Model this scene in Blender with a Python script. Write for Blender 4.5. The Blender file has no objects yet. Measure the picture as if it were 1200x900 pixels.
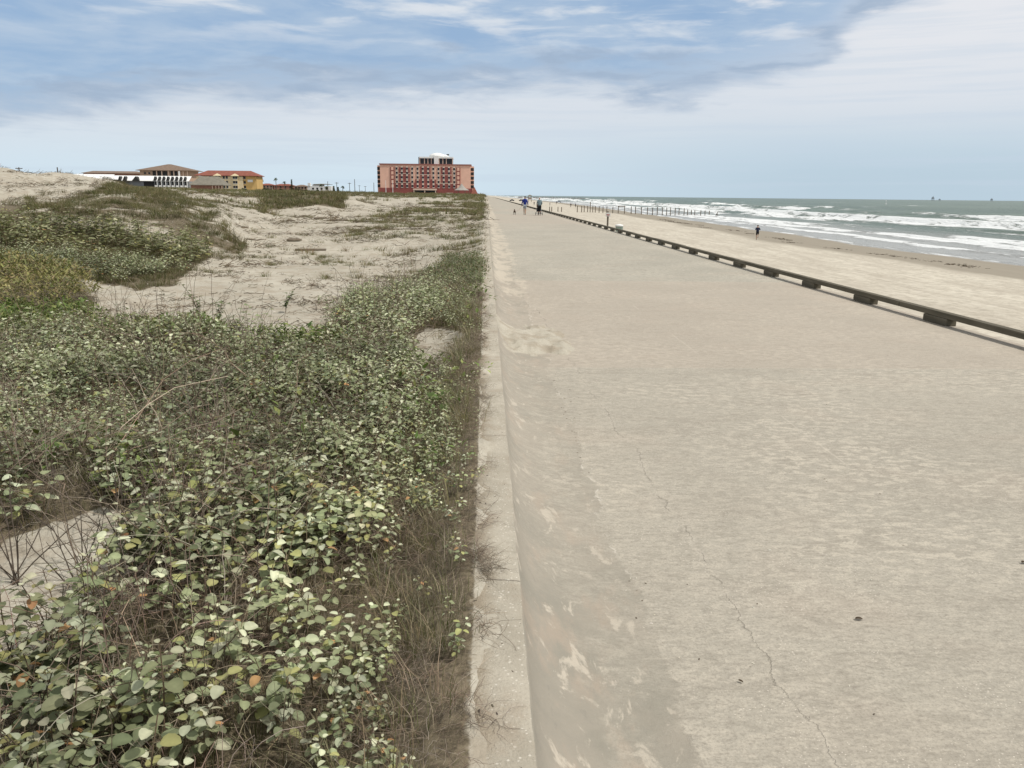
import bpy, math, random
import numpy as np
from mathutils import Vector, Matrix, Euler
random.seed(7); rng = np.random.default_rng(11)
S = bpy.context.scene; COL = S.collection; R = math.radians; PI = math.pi

# ------------------------------------------------------------------ camera
CAMZ = 1.85; F = 970.0
cam = bpy.data.cameras.new('camera'); camo = bpy.data.objects.new('camera', cam); COL.objects.link(camo)
cam.sensor_fit = 'HORIZONTAL'; cam.sensor_width = 36; cam.lens = 36*F/1200
cam.clip_start = .05; cam.clip_end = 60000
Rm = (Matrix.Rotation(R(-1.9), 4, 'Z') @ Matrix.Rotation(R(90-12.83), 4, 'X') @ Matrix.Rotation(R(0.6), 4, 'Z'))
camo.matrix_world = Matrix.Translation((0, 0, CAMZ)) @ Rm
S.camera = camo
RM = np.array(Rm.to_3x3())
def proj(X, Y, Z):
    p = np.stack([X, Y, np.asarray(Z)-CAMZ], -1) @ RM
    d = np.maximum(-p[..., 2], 1e-3)
    return 600+F*p[..., 0]/d, 450-F*p[..., 1]/d
def ray(px, py):
    return RM @ np.array([(px-600)/F, -(py-450)/F, -1.0])
def atz(px, py, z=0.0):                     # point of a level surface seen at a photo pixel
    d = ray(px, py); t = (z-CAMZ)/d[2]; return (d[0]*t, d[1]*t, z)
def aty(px, py, Y):                         # point at distance Y
    d = ray(px, py); t = Y/d[1]; return (d[0]*t, Y, CAMZ+d[2]*t)

# ------------------------------------------------------------------ noise
_perm = np.random.default_rng(3).random((256, 256))
def vn(x, y, s=0):
    x = np.asarray(x, float)+s*17.13; y = np.asarray(y, float)+s*31.7
    xi = np.floor(x).astype(int); yi = np.floor(y).astype(int); fx = x-xi; fy = y-yi
    fx = fx*fx*(3-2*fx); fy = fy*fy*(3-2*fy)
    g = lambda a, b: _perm[a & 255, b & 255]
    return (g(xi, yi)*(1-fx)+g(xi+1, yi)*fx)*(1-fy)+(g(xi, yi+1)*(1-fx)+g(xi+1, yi+1)*fx)*fy
def fbm(x, y, o=4, s=0):
    r = 0; a = .5; t = 0
    for i in range(o):
        r = r+a*vn(x*2**i, y*2**i, s+i*3); t += a; a *= .5
    return r/t
def sm(a, b, x):
    t = np.clip((x-a)/(b-a), 0, 1); return t*t*(3-2*t)
def inpoly(px, py, poly):
    r = np.zeros(np.shape(px), bool); n = len(poly)
    for i in range(n):
        x1, y1 = poly[i]; x2, y2 = poly[(i+1) % n]
        if y1 == y2: continue
        c = ((y1 > py) != (y2 > py)) & (px < (x2-x1)*(py-y1)/(y2-y1)+x1)
        r ^= c
    return r

# ------------------------------------------------------------------ tagging / building
def tag(o, label=None, cat=None, group=None, kind=None):
    if label: o['label'] = label
    if cat: o['category'] = cat
    if group: o['group'] = group
    if kind: o['kind'] = kind
    return o
def empty(name, loc, label, cat, group=None, rz=0):
    o = bpy.data.objects.new(name, None); COL.objects.link(o); o.location = loc; o.rotation_euler = (0, 0, rz)
    o.empty_display_size = .2
    return tag(o, label, cat, group)
def npmesh(name, V, Q, mat, parent=None, attrs=None, smooth=False, colors=None):
    me = bpy.data.meshes.new(name); V = np.asarray(V, np.float32); Q = np.asarray(Q, np.int32)
    me.vertices.add(len(V)); me.vertices.foreach_set('co', V.ravel())
    me.loops.add(Q.size); me.loops.foreach_set('vertex_index', Q.ravel())
    me.polygons.add(len(Q)); k = Q.shape[1]
    me.polygons.foreach_set('loop_start', np.arange(0, Q.size, k, dtype=np.int32))
    me.polygons.foreach_set('loop_total', np.full(len(Q), k, np.int32))
    if smooth: me.polygons.foreach_set('use_smooth', np.ones(len(Q), bool))
    for n, a in (attrs or {}).items():
        at = me.attributes.new(n, 'FLOAT', 'POINT'); at.data.foreach_set('value', np.asarray(a, np.float32).ravel())
    if colors is not None:
        at = me.attributes.new('tint', 'FLOAT_COLOR', 'POINT')
        c = np.ones((len(V), 4), np.float32); c[:, :3] = colors; at.data.foreach_set('color', c.ravel())
    me.update(calc_edges=True); me.validate()
    me.materials.append(mat)
    o = bpy.data.objects.new(name, me); COL.objects.link(o)
    if parent: o.parent = parent
    return o
class MB:
    def __init__(s): s.v = []; s.f = []
    def box(s, x0, x1, y0, y1, z0, z1, top=None):
        n = len(s.v); t = top or (0, 0)
        s.v += [(x0, y0, z0), (x1, y0, z0), (x1, y1, z0), (x0, y1, z0),
                (x0+t[0], y0+t[1], z1), (x1-t[0], y0+t[1], z1), (x1-t[0], y1-t[1], z1), (x0+t[0], y1-t[1], z1)]
        s.f += [(n, n+3, n+2, n+1), (n+4, n+5, n+6, n+7), (n, n+1, n+5, n+4), (n+1, n+2, n+6, n+5), (n+2, n+3, n+7, n+6), (n+3, n, n+4, n+7)]
        return s
    def tube(s, pts, rad, seg=8, cap=True):
        pts = [Vector(p) for p in pts]; n0 = len(s.v)
        if not hasattr(rad, '__len__'): rad = [rad]*len(pts)
        for i, p in enumerate(pts):
            d = (pts[min(i+1, len(pts)-1)]-pts[max(i-1, 0)]).normalized()
            a = d.cross(Vector((0, 0, 1)) if abs(d.z) < .9 else Vector((1, 0, 0))).normalized(); b = d.cross(a)
            for k in range(seg):
                t = 2*PI*k/seg; s.v.append(tuple(p+(a*math.cos(t)+b*math.sin(t))*rad[i]))
        for i in range(len(pts)-1):
            for k in range(seg):
                a = n0+i*seg+k; b = n0+i*seg+(k+1) % seg; s.f.append((a, b, b+seg, a+seg))
        if cap:
            s.f.append(tuple(n0+k for k in range(seg))[::-1]); s.f.append(tuple(n0+(len(pts)-1)*seg+k for k in range(seg)))
        return s
    def lathe(s, cx, cy, prof, seg=16):
        n0 = len(s.v)
        for r, z in prof:
            for k in range(seg):
                t = 2*PI*k/seg; s.v.append((cx+r*math.cos(t), cy+r*math.sin(t), z))
        for i in range(len(prof)-1):
            for k in range(seg):
                a = n0+i*seg+k; b = n0+i*seg+(k+1) % seg; s.f.append((a, b, b+seg, a+seg))
        s.f.append(tuple(n0+k for k in range(seg))[::-1]); s.f.append(tuple(n0+(len(prof)-1)*seg+k for k in range(seg)))
        return s
    def hip(s, x0, x1, y0, y1, z0, z1, ov=.5, ridge=None, th=.25):
        x0 -= ov; x1 += ov; y0 -= ov; y1 += ov; n = len(s.v); d = (y1-y0)/2 if ridge is None else ridge
        ym = (y0+y1)/2; d = min(d, (x1-x0)/2-.05)
        s.v += [(x0, y0, z0), (x1, y0, z0), (x1, y1, z0), (x0, y1, z0), (x0, y0, z0+th), (x1, y0, z0+th), (x1, y1, z0+th), (x0, y1, z0+th), (x0+d, ym, z1), (x1-d, ym, z1)]
        s.f += [(n, n+3, n+2, n+1), (n, n+1, n+5, n+4), (n+1, n+2, n+6, n+5), (n+2, n+3, n+7, n+6), (n+3, n, n+4, n+7),
                (n+4, n+5, n+9, n+8), (n+5, n+6, n+9), (n+6, n+7, n+8, n+9), (n+7, n+4, n+8)]
        return s
    def build(s, name, mat, parent=None, bevel=0, smooth=False):
        me = bpy.data.meshes.new(name); me.from_pydata(s.v, [], s.f); me.update(); me.materials.append(mat)
        o = bpy.data.objects.new(name, me); COL.objects.link(o)
        if parent: o.parent = parent
        if smooth:
            for p in me.polygons: p.use_smooth = True
        if bevel:
            b = o.modifiers.new('bevel', 'BEVEL'); b.width = bevel; b.segments = 2; b.limit_method = 'ANGLE'
        return o
def copy_tree(o, parent=None, label=None):
    c = o.copy(); COL.objects.link(c); c.parent = parent
    if label: c['label'] = label
    for ch in list(o.children): copy_tree(ch, c)
    return c

# ------------------------------------------------------------------ materials
class NT:
    def __init__(s, tree): s.t = tree; s.n = tree.nodes; s.l = tree.links
    def put(s, sock, v):
        if isinstance(v, bpy.types.NodeSocket): s.l.new(v, sock)
        elif v is not None:
            if hasattr(v, '__len__') and len(v) == 3 and sock.type == 'RGBA': v = (*v, 1)
            sock.default_value = v
    def m(s, op, a, b=None, c=None, clamp=False):
        n = s.n.new('ShaderNodeMath'); n.operation = op; n.use_clamp = clamp
        for i, v in enumerate((a, b, c)):
            if v is not None: s.put(n.inputs[i], v)
        return n.outputs[0]
    def ss(s, a, b, x):
        n = s.n.new('ShaderNodeMapRange'); n.interpolation_type = 'SMOOTHSTEP'
        s.put(n.inputs[0], x); s.put(n.inputs[1], a); s.put(n.inputs[2], b); return n.outputs[0]
    def mix(s, f, a, b, mode='MIX'):
        n = s.n.new('ShaderNodeMix'); n.data_type = 'RGBA'; n.blend_type = mode
        s.put(n.inputs[0], f); s.put(n.inputs[6], a); s.put(n.inputs[7], b); return n.outputs[2]
    def pos(s):
        return s.n.new('ShaderNodeTexCoord').outputs['Object']
    def mp(s, v, sc=(1, 1, 1), loc=(0, 0, 0), rot=(0, 0, 0)):
        n = s.n.new('ShaderNodeMapping'); s.put(n.inputs[0], v); n.inputs['Scale'].default_value = sc; n.inputs['Location'].default_value = loc
        n.inputs['Rotation'].default_value = rot; return n.outputs[0]
    def noise(s, v, sc, det=4, rough=.55, dist=0):
        n = s.n.new('ShaderNodeTexNoise'); s.put(n.inputs['Vector'], v); s.put(n.inputs['Scale'], sc)
        n.inputs['Detail'].default_value = det; n.inputs['Roughness'].default_value = rough; n.inputs['Distortion'].default_value = dist
        return n.outputs[0]
    def vor(s, v, sc, feat='F1', out=0):
        n = s.n.new('ShaderNodeTexVoronoi'); n.feature = feat; s.put(n.inputs['Vector'], v); s.put(n.inputs['Scale'], sc); return n.outputs[out]
    def sep(s, v):
        n = s.n.new('ShaderNodeSeparateXYZ'); s.put(n.inputs[0], v); return n.outputs
    def comb(s, x, y, z):
        n = s.n.new('ShaderNodeCombineXYZ'); s.put(n.inputs[0], x); s.put(n.inputs[1], y); s.put(n.inputs[2], z); return n.outputs[0]
    def attr(s, name, out='Fac'):
        n = s.n.new('ShaderNodeAttribute'); n.attribute_name = name; return n.outputs[out]
    def bump(s, h, st, d=.02, normal=None):
        n = s.n.new('ShaderNodeBump'); s.put(n.inputs['Height'], h); n.inputs['Strength'].default_value = st; n.inputs['Distance'].default_value = d
        if normal: s.put(n.inputs['Normal'], normal)
        return n.outputs[0]
def newmat(name):
    m = bpy.data.materials.new(name); m.use_nodes = True; t = NT(m.node_tree); b = m.node_tree.nodes['Principled BSDF']
    b.inputs['Specular IOR Level'].default_value = .25
    return m, t, b
def simple(name, col, rough=.8, var=.12, sc=3.0, metal=0, bump=.1):
    m, t, b = newmat(name); p = t.pos(); n = t.noise(p, sc, 5)
    lo = [max(0, c*(1-var)) for c in col]; hi = [min(1, c*(1+var)) for c in col]
    t.put(b.inputs['Base Color'], t.mix(t.ss(.3, .7, n), lo, hi)); b.inputs['Roughness'].default_value = rough; b.inputs['Metallic'].default_value = metal
    t.put(b.inputs['Normal'], t.bump(t.noise(p, sc*6, 3), bump, .01))
    return m
def sand_mat():
    m, t, b = newmat('sand'); p = t.pos()
    n1 = t.noise(p, .35, 5); n2 = t.noise(p, 3.2, 6, .65); n3 = t.noise(p, 60, 4, .7)
    c = t.mix(t.ss(.35, .65, n1), (.41, .38, .312), (.51, .475, .395))
    c = t.mix(t.m('MULTIPLY', t.ss(.42, .62, n2), .75), c, (.33, .28, .215))
    c = t.mix(t.m('MULTIPLY', t.ss(.4, .75, n3), .5), c, (.30, .26, .20))
    sh = t.vor(p, 38); shells = t.m('LESS_THAN', sh, .13)
    c = t.mix(t.m('MULTIPLY', shells, t.ss(.4, .6, t.noise(p, 1.5, 3))), c, (.66, .62, .55))
    deb = t.noise(t.mp(p, (3, 9, 3), rot=(0, 0, .3)), 3, 6, .75)
    c = t.mix(t.m('MULTIPLY', t.ss(.60, .68, deb), .7), c, (.15, .12, .08))
    # leaf litter below the plants
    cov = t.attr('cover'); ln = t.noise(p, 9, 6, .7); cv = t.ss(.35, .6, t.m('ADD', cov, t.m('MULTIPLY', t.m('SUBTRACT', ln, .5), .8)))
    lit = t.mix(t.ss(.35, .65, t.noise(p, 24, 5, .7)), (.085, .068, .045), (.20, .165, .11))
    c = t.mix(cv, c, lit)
    t.put(b.inputs['Base Color'], c); b.inputs['Roughness'].default_value = .95
    h = t.m('ADD', t.m('MULTIPLY', n3, .25), t.noise(p, 6, 6, .6))
    t.put(b.inputs['Normal'], t.bump(h, .55, .06)); return m
def beach_mat():
    m, t, b = newmat('beach_sand'); p = t.pos()
    q = t.mp(p, (1, .16, 1)); n1 = t.noise(q, .8, 6, .65); n2 = t.noise(p, 2.2, 6, .7); n3 = t.noise(t.mp(p, (1, .07, 1), rot=(0, 0, .03)), 3.5, 4, .6)
    c = t.mix(t.ss(.35, .65, n1), (.47, .425, .35), (.58, .535, .445))
    c = t.mix(t.m('MULTIPLY', t.ss(.45, .62, n2), .7), c, (.37, .33, .265))
    c = t.mix(t.m('MULTIPLY', t.ss(.55, .66, n3), .4), c, (.36, .31, .245))
    w = t.attr('wet'); wn = t.ss(.3, .7, t.m('ADD', w, t.m('MULTIPLY', t.m('SUBTRACT', t.noise(q, .6, 4), .5), .35)))
    c = t.mix(wn, c, t.mix(n1, (.24, .21, .165), (.32, .285, .225)))
    t.put(b.inputs['Base Color'], c); t.put(b.inputs['Roughness'], t.m('SUBTRACT', .95, t.m('MULTIPLY', t.ss(.75, 1, w), .6)))
    h = t.m('ADD', n2, t.m('MULTIPLY', n3, .8)); h = t.m('MULTIPLY', h, t.m('SUBTRACT', 1, wn))
    t.put(b.inputs['Normal'], t.bump(h, .7, .12)); return m
def concrete(name, walk=True):
    m, t, b = newmat(name); p = t.pos(); X, Y, Z = t.sep(p)
    ps = t.mp(p, (1, 1.9, 1))
    n0 = t.noise(p, .28, 4); n1 = t.noise(ps, 1.6, 6, .6); n2 = t.noise(t.mp(p, (1, 1.7, 1), rot=(0, 0, .25)), 8.5, 8, .60, .5); n5 = t.noise(ps, 22, 8, .72); n3 = t.noise(p, 75, 4, .75); n4 = t.noise(p, .9, 3)
    c = t.mix(t.ss(.3, .7, n0), (.352, .33, .276), (.408, .38, .318))
    c = t.mix(t.m('MULTIPLY', t.ss(.5, .72, n4), .5), c, (.41, .355, .29))
    c = t.mix(t.m('MULTIPLY', t.ss(.45, .70, n1), .6), c, (.30, .275, .228))
    big = t.ss(.42, .62, t.noise(p, .55, 3))
    c = t.mix(t.m('MULTIPLY', t.ss(.51, .57, n2), t.m('ADD', .30, t.m('MULTIPLY', big, .65))), c, (.50, .46, .38))
    c = t.mix(t.m('MULTIPLY', t.ss(.46, .38, n2), .35), c, (.27, .25, .205))
    c = t.mix(t.m('MULTIPLY', t.ss(.51, .62, n5), .42), c, (.56, .515, .425)); c = t.mix(t.m('MULTIPLY', t.ss(.48, .38, n5), .42), c, (.21, .19, .16))
    c = t.mix(t.m('MULTIPLY', t.ss(.48, .62, n3), .45), c, (.19, .175, .145))
    agg = t.m('LESS_THAN', t.vor(p, 52), .15)
    c = t.mix(t.m('MULTIPLY', agg, t.ss(.45, .6, t.noise(p, 2.0, 3))), c, (.62, .57, .49))
    pit = t.m('LESS_THAN', t.vor(t.mp(p, loc=(5, 3, 1)), 9), .035)
    c = t.mix(t.m('MULTIPLY', pit, .7), c, (.12, .10, .08))
    hgt = t.m('ADD', t.m('MULTIPLY', n3, .45), t.m('ADD', n2, t.m('MULTIPLY', n5, .5)))
    if walk:
        # slab joints across and along, hairline cracks
        yy = t.m('DIVIDE', t.m('ADD', Y, 0.65), 2.4); wob = t.m('MULTIPLY', t.m('SUBTRACT', t.noise(p, 3, 4), .5), .03)
        fr = t.m('ABSOLUTE', t.m('SUBTRACT', t.m('FRACT', t.m('ADD', yy, t.m('ADD', .5, wob))), .5))
        cell = t.noise(t.comb(0, t.m('MULTIPLY', t.m('ROUND', yy), 3.37), 0), 1, 0)
        jl = t.m('MULTIPLY', t.ss(.007, .002, fr), t.m('MULTIPLY', t.ss(.42, .6, cell), t.ss(.3, .5, t.noise(t.mp(p, (2, .3, 1)), 1.5, 4))))
        c = t.mix(t.m('MULTIPLY', t.m('MULTIPLY', jl, .5), t.ss(4.6, 6, Y)), c, (.55, .50, .42))
        slab = t.noise(t.comb(t.m('MULTIPLY', t.m('FLOOR', t.m('DIVIDE', yy, 4)), 5.3), 7, 0), 1, 0)
        c = t.mix(t.m('MULTIPLY', t.ss(.4, .65, slab), .35), c, (.42, .345, .28))
        w2 = t.m('MULTIPLY', t.m('SUBTRACT', t.noise(p, 1.1, 7, .7), .5), .34)
        cr = t.m('ABSOLUTE', t.m('SUBTRACT', t.m('ADD', X, w2), t.m('SUBTRACT', 1.27, t.m('MULTIPLY', Y, .03))))
        crm = t.m('MULTIPLY', t.ss(.0065, .0015, cr), t.ss(.46, .54, t.noise(p, 2.1, 5)))
        c = t.mix(t.m('MULTIPLY', crm, .24), c, (.13, .115, .09))
        c = t.mix(t.m('MULTIPLY', t.m('MULTIPLY', t.ss(.025, .005, cr), t.ss(.5, .6, t.noise(p, 3.1, 3))), .25), c, (.55, .5, .42))
        l2 = t.m('ABSOLUTE', t.m('SUBTRACT', t.m('ADD', X, t.m('MULTIPLY', w2, .12)), 2.58))
        l2m = t.m('MULTIPLY', t.ss(.012, .004, l2), t.ss(.5, .58, t.noise(p, .8, 3)))
        c = t.mix(t.m('MULTIPLY', l2m, .35), c, (.55, .5, .42))
        # smoother cement apron under the wall, ragged edge; cove shading painted into its colour
        ed = t.m('ADD', t.m('MULTIPLY', t.m('SUBTRACT', t.noise(t.mp(p, loc=(3, 8, 0)), .75, 2), .5), .38), t.m('MULTIPLY', t.m('SUBTRACT', t.noise(p, 6, 9, .7), .5), .22))
        xe = t.m('ADD', X, ed); cov = t.m('MULTIPLY', t.ss(.72, .685, xe), t.m('SUBTRACT', 1, t.m('MULTIPLY', t.ss(3.2, 6.5, t.m('ADD', Y, t.m('MULTIPLY', n1, 2))), .35)))
        cc = t.mix(t.ss(.35, .65, t.noise(p, 1.3, 5, .6)), (.26, .242, .20), (.33, .295, .243))
        cc = t.mix(t.m('MULTIPLY', t.ss(.5, .66, t.noise(t.mp(p, (2.6, 1, 1), rot=(0, 0, .35)), 2.1, 7, .65)), .6), cc, (.375, .305, .24))
        st = t.noise(t.mp(p, (2.0, 1, 1), rot=(0, 0, .35)), 4.4, 9, .66, .5)
        cc = t.mix(t.m('MULTIPLY', t.ss(.56, .64, st), .75), cc, (.53, .475, .39))
        cc = t.mix(t.m('MULTIPLY', t.ss(.40, .36, st), .3), cc, (.22, .205, .175))
        rimd = t.m('MULTIPLY', t.ss(.62, .69, xe), t.ss(.45, .6, t.noise(p, 1.9, 3)))
        cc = t.mix(t.m('MULTIPLY', rimd, .45), cc, (.24, .22, .185))
        cc = t.mix(t.m('MULTIPLY', t.ss(.64, .69, t.noise(p, 5, 8, .65)), .8), cc, (.52, .46, .38))
        cov = t.m('MULTIPLY', cov, t.m('ADD', .45, t.m('MULTIPLY', t.ss(.40, .62, t.m('ADD', t.noise(t.mp(p, (1.4, 1, 1), loc=(7, 4, 0)), 1.6, 9, .68), t.m('MULTIPLY', t.ss(.5, .2, X), .2))), .55)))
        c = t.mix(cov, c, cc)
        lip = t.m('MULTIPLY', t.ss(.012, .003, t.m('ABSOLUTE', t.m('SUBTRACT', xe, .71))), t.ss(.45, .6, t.noise(p, 5, 4)))
        c = t.mix(t.m('MULTIPLY', t.m('MULTIPLY', lip, .65), t.ss(.48, .55, t.noise(p, 1.1, 3))), c, (.58, .54, .47))
        # blown sand lying along the foot of the wall farther out
        dn = t.noise(t.mp(p, (1.6, .55, 1)), 1.3, 6, .7)
        dr = t.m('MULTIPLY', t.ss(.66, .15, t.m('ABSOLUTE', t.m('SUBTRACT', X, .55))), t.m('MULTIPLY', t.ss(8, 20, Y), .9))
        dm = t.m('MULTIPLY', t.ss(.50, .60, t.m('ADD', t.m('MULTIPLY', dr, .24), t.m('MULTIPLY', dn, .72))), t.ss(.02, .3, dr))
        c = t.mix(t.m('MULTIPLY', dm, .8), c, (.50, .445, .36))
        hgt = t.m('ADD', hgt, t.m('MULTIPLY', cov, -.4)); hgt = t.m('ADD', hgt, t.m('MULTIPLY', crm, -.8))
    t.put(b.inputs['Base Color'], c); b.inputs['Roughness'].default_value = .88
    t.put(b.inputs['Normal'], t.bump(hgt, .6, .010)); return m
def capmat():
    m, t, b = newmat('cap_concrete'); p = t.pos()
    c = t.mix(t.ss(.35, .65, t.noise(p, 4, 6, .6)), (.37, .335, .27), (.45, .41, .335))
    c = t.mix(t.m('MULTIPLY', t.ss(.5, .7, t.noise(p, 14, 6, .7)), .5), c, (.30, .265, .21))
    c = t.mix(t.m('MULTIPLY', t.ss(.5, .8, t.noise(p, 130, 3, .7)), .55), c, (.22, .19, .15))
    c = t.mix(t.m('MULTIPLY', t.m('LESS_THAN', t.vor(p, 48), .2), .7), c, (.62, .58, .5)); c = t.mix(t.m('MULTIPLY', t.ss(.50, .66, t.noise(p, 3.1, 8, .7)), .6), c, (.33, .275, .21))
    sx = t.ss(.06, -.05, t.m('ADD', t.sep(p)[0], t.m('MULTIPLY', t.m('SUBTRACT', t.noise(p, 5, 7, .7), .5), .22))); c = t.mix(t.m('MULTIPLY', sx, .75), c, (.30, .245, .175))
    c = t.mix(t.m('LESS_THAN', t.vor(t.mp(p, loc=(2, 2, 2)), 22), .05), c, (.10, .085, .07))
    X, Y, Z = t.sep(p)
    j = t.m('ABSOLUTE', t.m('SUBTRACT', t.m('FRACT', t.m('DIVIDE', t.m('ADD', Y, t.m('MULTIPLY', t.noise(p, 8, 4), .06)), 2.05)), .5))
    c = t.mix(t.m('MULTIPLY', t.ss(.004, .001, j), .7), c, (.12, .10, .08))
    t.put(b.inputs['Base Color'], c); b.inputs['Roughness'].default_value = .92
    t.put(b.inputs['Normal'], t.bump(t.m('ADD', t.noise(p, 30, 5, .7), t.noise(p, 120, 3)), .6, .01)); return m
def tintmat(name, trans=.25, rough=.6, vein=False, spec=.25):
    m, t, b = newmat(name); p = t.pos(); c = t.attr('tint', 'Color')
    n = t.noise(p, 45, 3); c = t.mix(t.m('MULTIPLY', t.ss(.35, .7, n), .3), c, t.mix(.5, c, (.03, .03, .015)))
    t.put(b.inputs['Base Color'], c); b.inputs['Roughness'].default_value = rough; b.inputs['Specular IOR Level'].default_value = spec
    if trans:
        tr = t.n.new('ShaderNodeBsdfTranslucent'); t.put(tr.inputs[0], t.mix(.35, c, (.20, .28, .04)))
        mx = t.n.new('ShaderNodeMixShader'); mx.inputs[0].default_value = trans
        t.l.new(b.outputs[0], mx.inputs[1]); t.l.new(tr.outputs[0], mx.inputs[2]); t.l.new(mx.outputs[0], t.n['Material Output'].inputs[0])
    return m
def sea_mat():
    m, t, b = newmat('sea_water'); p = t.pos(); X, Y, Z = t.sep(p)
    foam = t.attr('foam'); sh = t.attr('shore')
    big = t.noise(t.mp(p, (.02, .006, 1)), 1, 5, .6)
    c = t.mix(t.ss(.35, .65, big), (.075, .115, .088), (.115, .16, .122))
    c = t.mix(t.ss(40, 6, sh), c, (.36, .365, .35))
    q = t.mp(p, (1, .30, 1)); f1 = t.noise(q, .35, 9, .72, .6); f2 = t.noise(t.mp(p, (1, .35, 1)), 1.6, 8, .7, .8)
    fv = t.m('ADD', t.m('MULTIPLY', foam, .95), t.m('ADD', t.m('MULTIPLY', t.m('SUBTRACT', f1, .5), 3.2), t.m('MULTIPLY', t.m('SUBTRACT', f2, .5), 1.3)))
    fm = t.ss(.42, .90, fv)
    c = t.mix(fm, c, (.78, .80, .80))
    t.put(b.inputs['Base Color'], c); t.put(b.inputs['Roughness'], t.m('ADD', t.m('MULTIPLY', fm, .55), .32))
    b.inputs['IOR'].default_value = 1.33; t.put(b.inputs['Specular IOR Level'], t.m('SUBTRACT', .33, t.m('MULTIPLY', fm, .25)))
    h = t.m('ADD', t.noise(t.mp(p, (1, .4, 1)), .5, 8, .65), t.m('MULTIPLY', t.noise(t.mp(p, (1, .6, 1)), 3, 5, .6), .3))
    t.put(b.inputs['Normal'], t.bump(t.m('ADD', h, t.m('MULTIPLY', fm, .3)), 1.0, .8)); return m
def woodmat(name, a, c2, ax=1):
    m, t, b = newmat(name); p = t.pos(); sc = [14, 14, 14]; sc[ax] = .9
    n = t.noise(t.mp(p, tuple(sc)), 1, 7, .7); c = t.mix(t.ss(.3, .7, n), a, c2)
    c = t.mix(t.m('MULTIPLY', t.ss(.5, .75, t.noise(p, .7, 4)), .5), c, [x*1.35 for x in c2])
    t.put(b.inputs['Base Color'], c); b.inputs['Roughness'].default_value = .9; t.put(b.inputs['Normal'], t.bump(n, .6, .01)); return m
M = dict(sand=sand_mat(), beach=beach_mat(), walk=concrete('walkway_concrete'), plain=concrete('plain_concrete', False), cap=capmat(), sea=sea_mat(),
    leaf=tintmat('leaf', .22, .62, spec=.12), grass=tintmat('grass_blade', .3, .75, spec=.1), twig=tintmat('twig', 0, .9, spec=.1),
    rail=woodmat('weathered_timber', (.075, .067, .047), (.14, .123, .09)), post=woodmat('post_timber', (.10, .08, .06), (.2, .165, .125), 2),
    drift=woodmat('driftwood', (.13, .105, .075), (.25, .21, .16), 0),
    pink=simple('pink_stucco', (.76, .47, .36), .9, .05, .3), red=simple('red_stucco', (.27, .085, .075), .9, .08, .3), cream=simple('cream_trim', (.66, .50, .40), .8, .05),
    glass=simple('dark_glass', (.03, .032, .036), .15, .3), redroof=simple('red_tile_roof', (.24, .085, .06), .8, .15, .6), trim=simple('brown_trim', (.30, .13, .11), .8),
    white=simple('white_paint', (.78, .78, .76), .6, .04), yellow=simple('yellow_stucco', (.62, .42, .17), .9, .06, .4), palecream=simple('pale_stucco', (.66, .55, .36), .9, .05),
    brownroof=simple('brown_shingle', (.20, .145, .11), .9, .15, .8), greyroof=simple('grey_shingle', (.20, .185, .15), .9, .12, .8), tan=simple('tan_wall', (.42, .30, .22), .9, .08, .5),
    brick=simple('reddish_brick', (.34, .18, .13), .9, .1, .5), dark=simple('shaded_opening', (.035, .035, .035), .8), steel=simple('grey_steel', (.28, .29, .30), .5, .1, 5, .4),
    pole=simple('pole_wood', (.10, .085, .07), .9), teal=simple('green_plastic', (.30, .38, .33), .5), signface=simple('sign_face', (.62, .60, .56), .5), signink=simple('sign_ink', (.35, .06, .05), .5),
    skin=simple('skin', (.50, .30, .21), .6, .05), tanskin=simple('tanned_skin', (.34, .20, .13), .6, .05), blue=simple('blue_fabric', (.022, .035, .20), .9, .15, 8), greyj=simple('grey_teal_fabric', (.20, .26, .28), .9, .1, 8),
    black=simple('black_fabric', (.012, .012, .014), .9, .2, 8), grey=simple('grey_fabric', (.34, .37, .40), .9, .1, 8), navy=simple('navy_fabric', (.02, .025, .05), .9, .1, 8), hair=simple('dark_hair', (.03, .022, .016), .7), whair=simple('grey_hair', (.5, .48, .45), .7),
    shoe=simple('shoe', (.12, .11, .11), .7), rubber=simple('rubber', (.02, .02, .02), .8), fur=simple('brown_fur', (.10, .07, .05), .95, .2, 20), weed=simple('dried_seaweed', (.07, .05, .03), .9, .3, 10),
    thatch=simple('grey_canvas', (.33, .31, .28), .9), bark=simple('bark', (.15, .12, .09), .95), rock=simple('granite', (.28, .26, .25), .9, .2, .5), redwhite=simple('red_fabric', (.35, .05, .04), .9, .1, 8))

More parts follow.
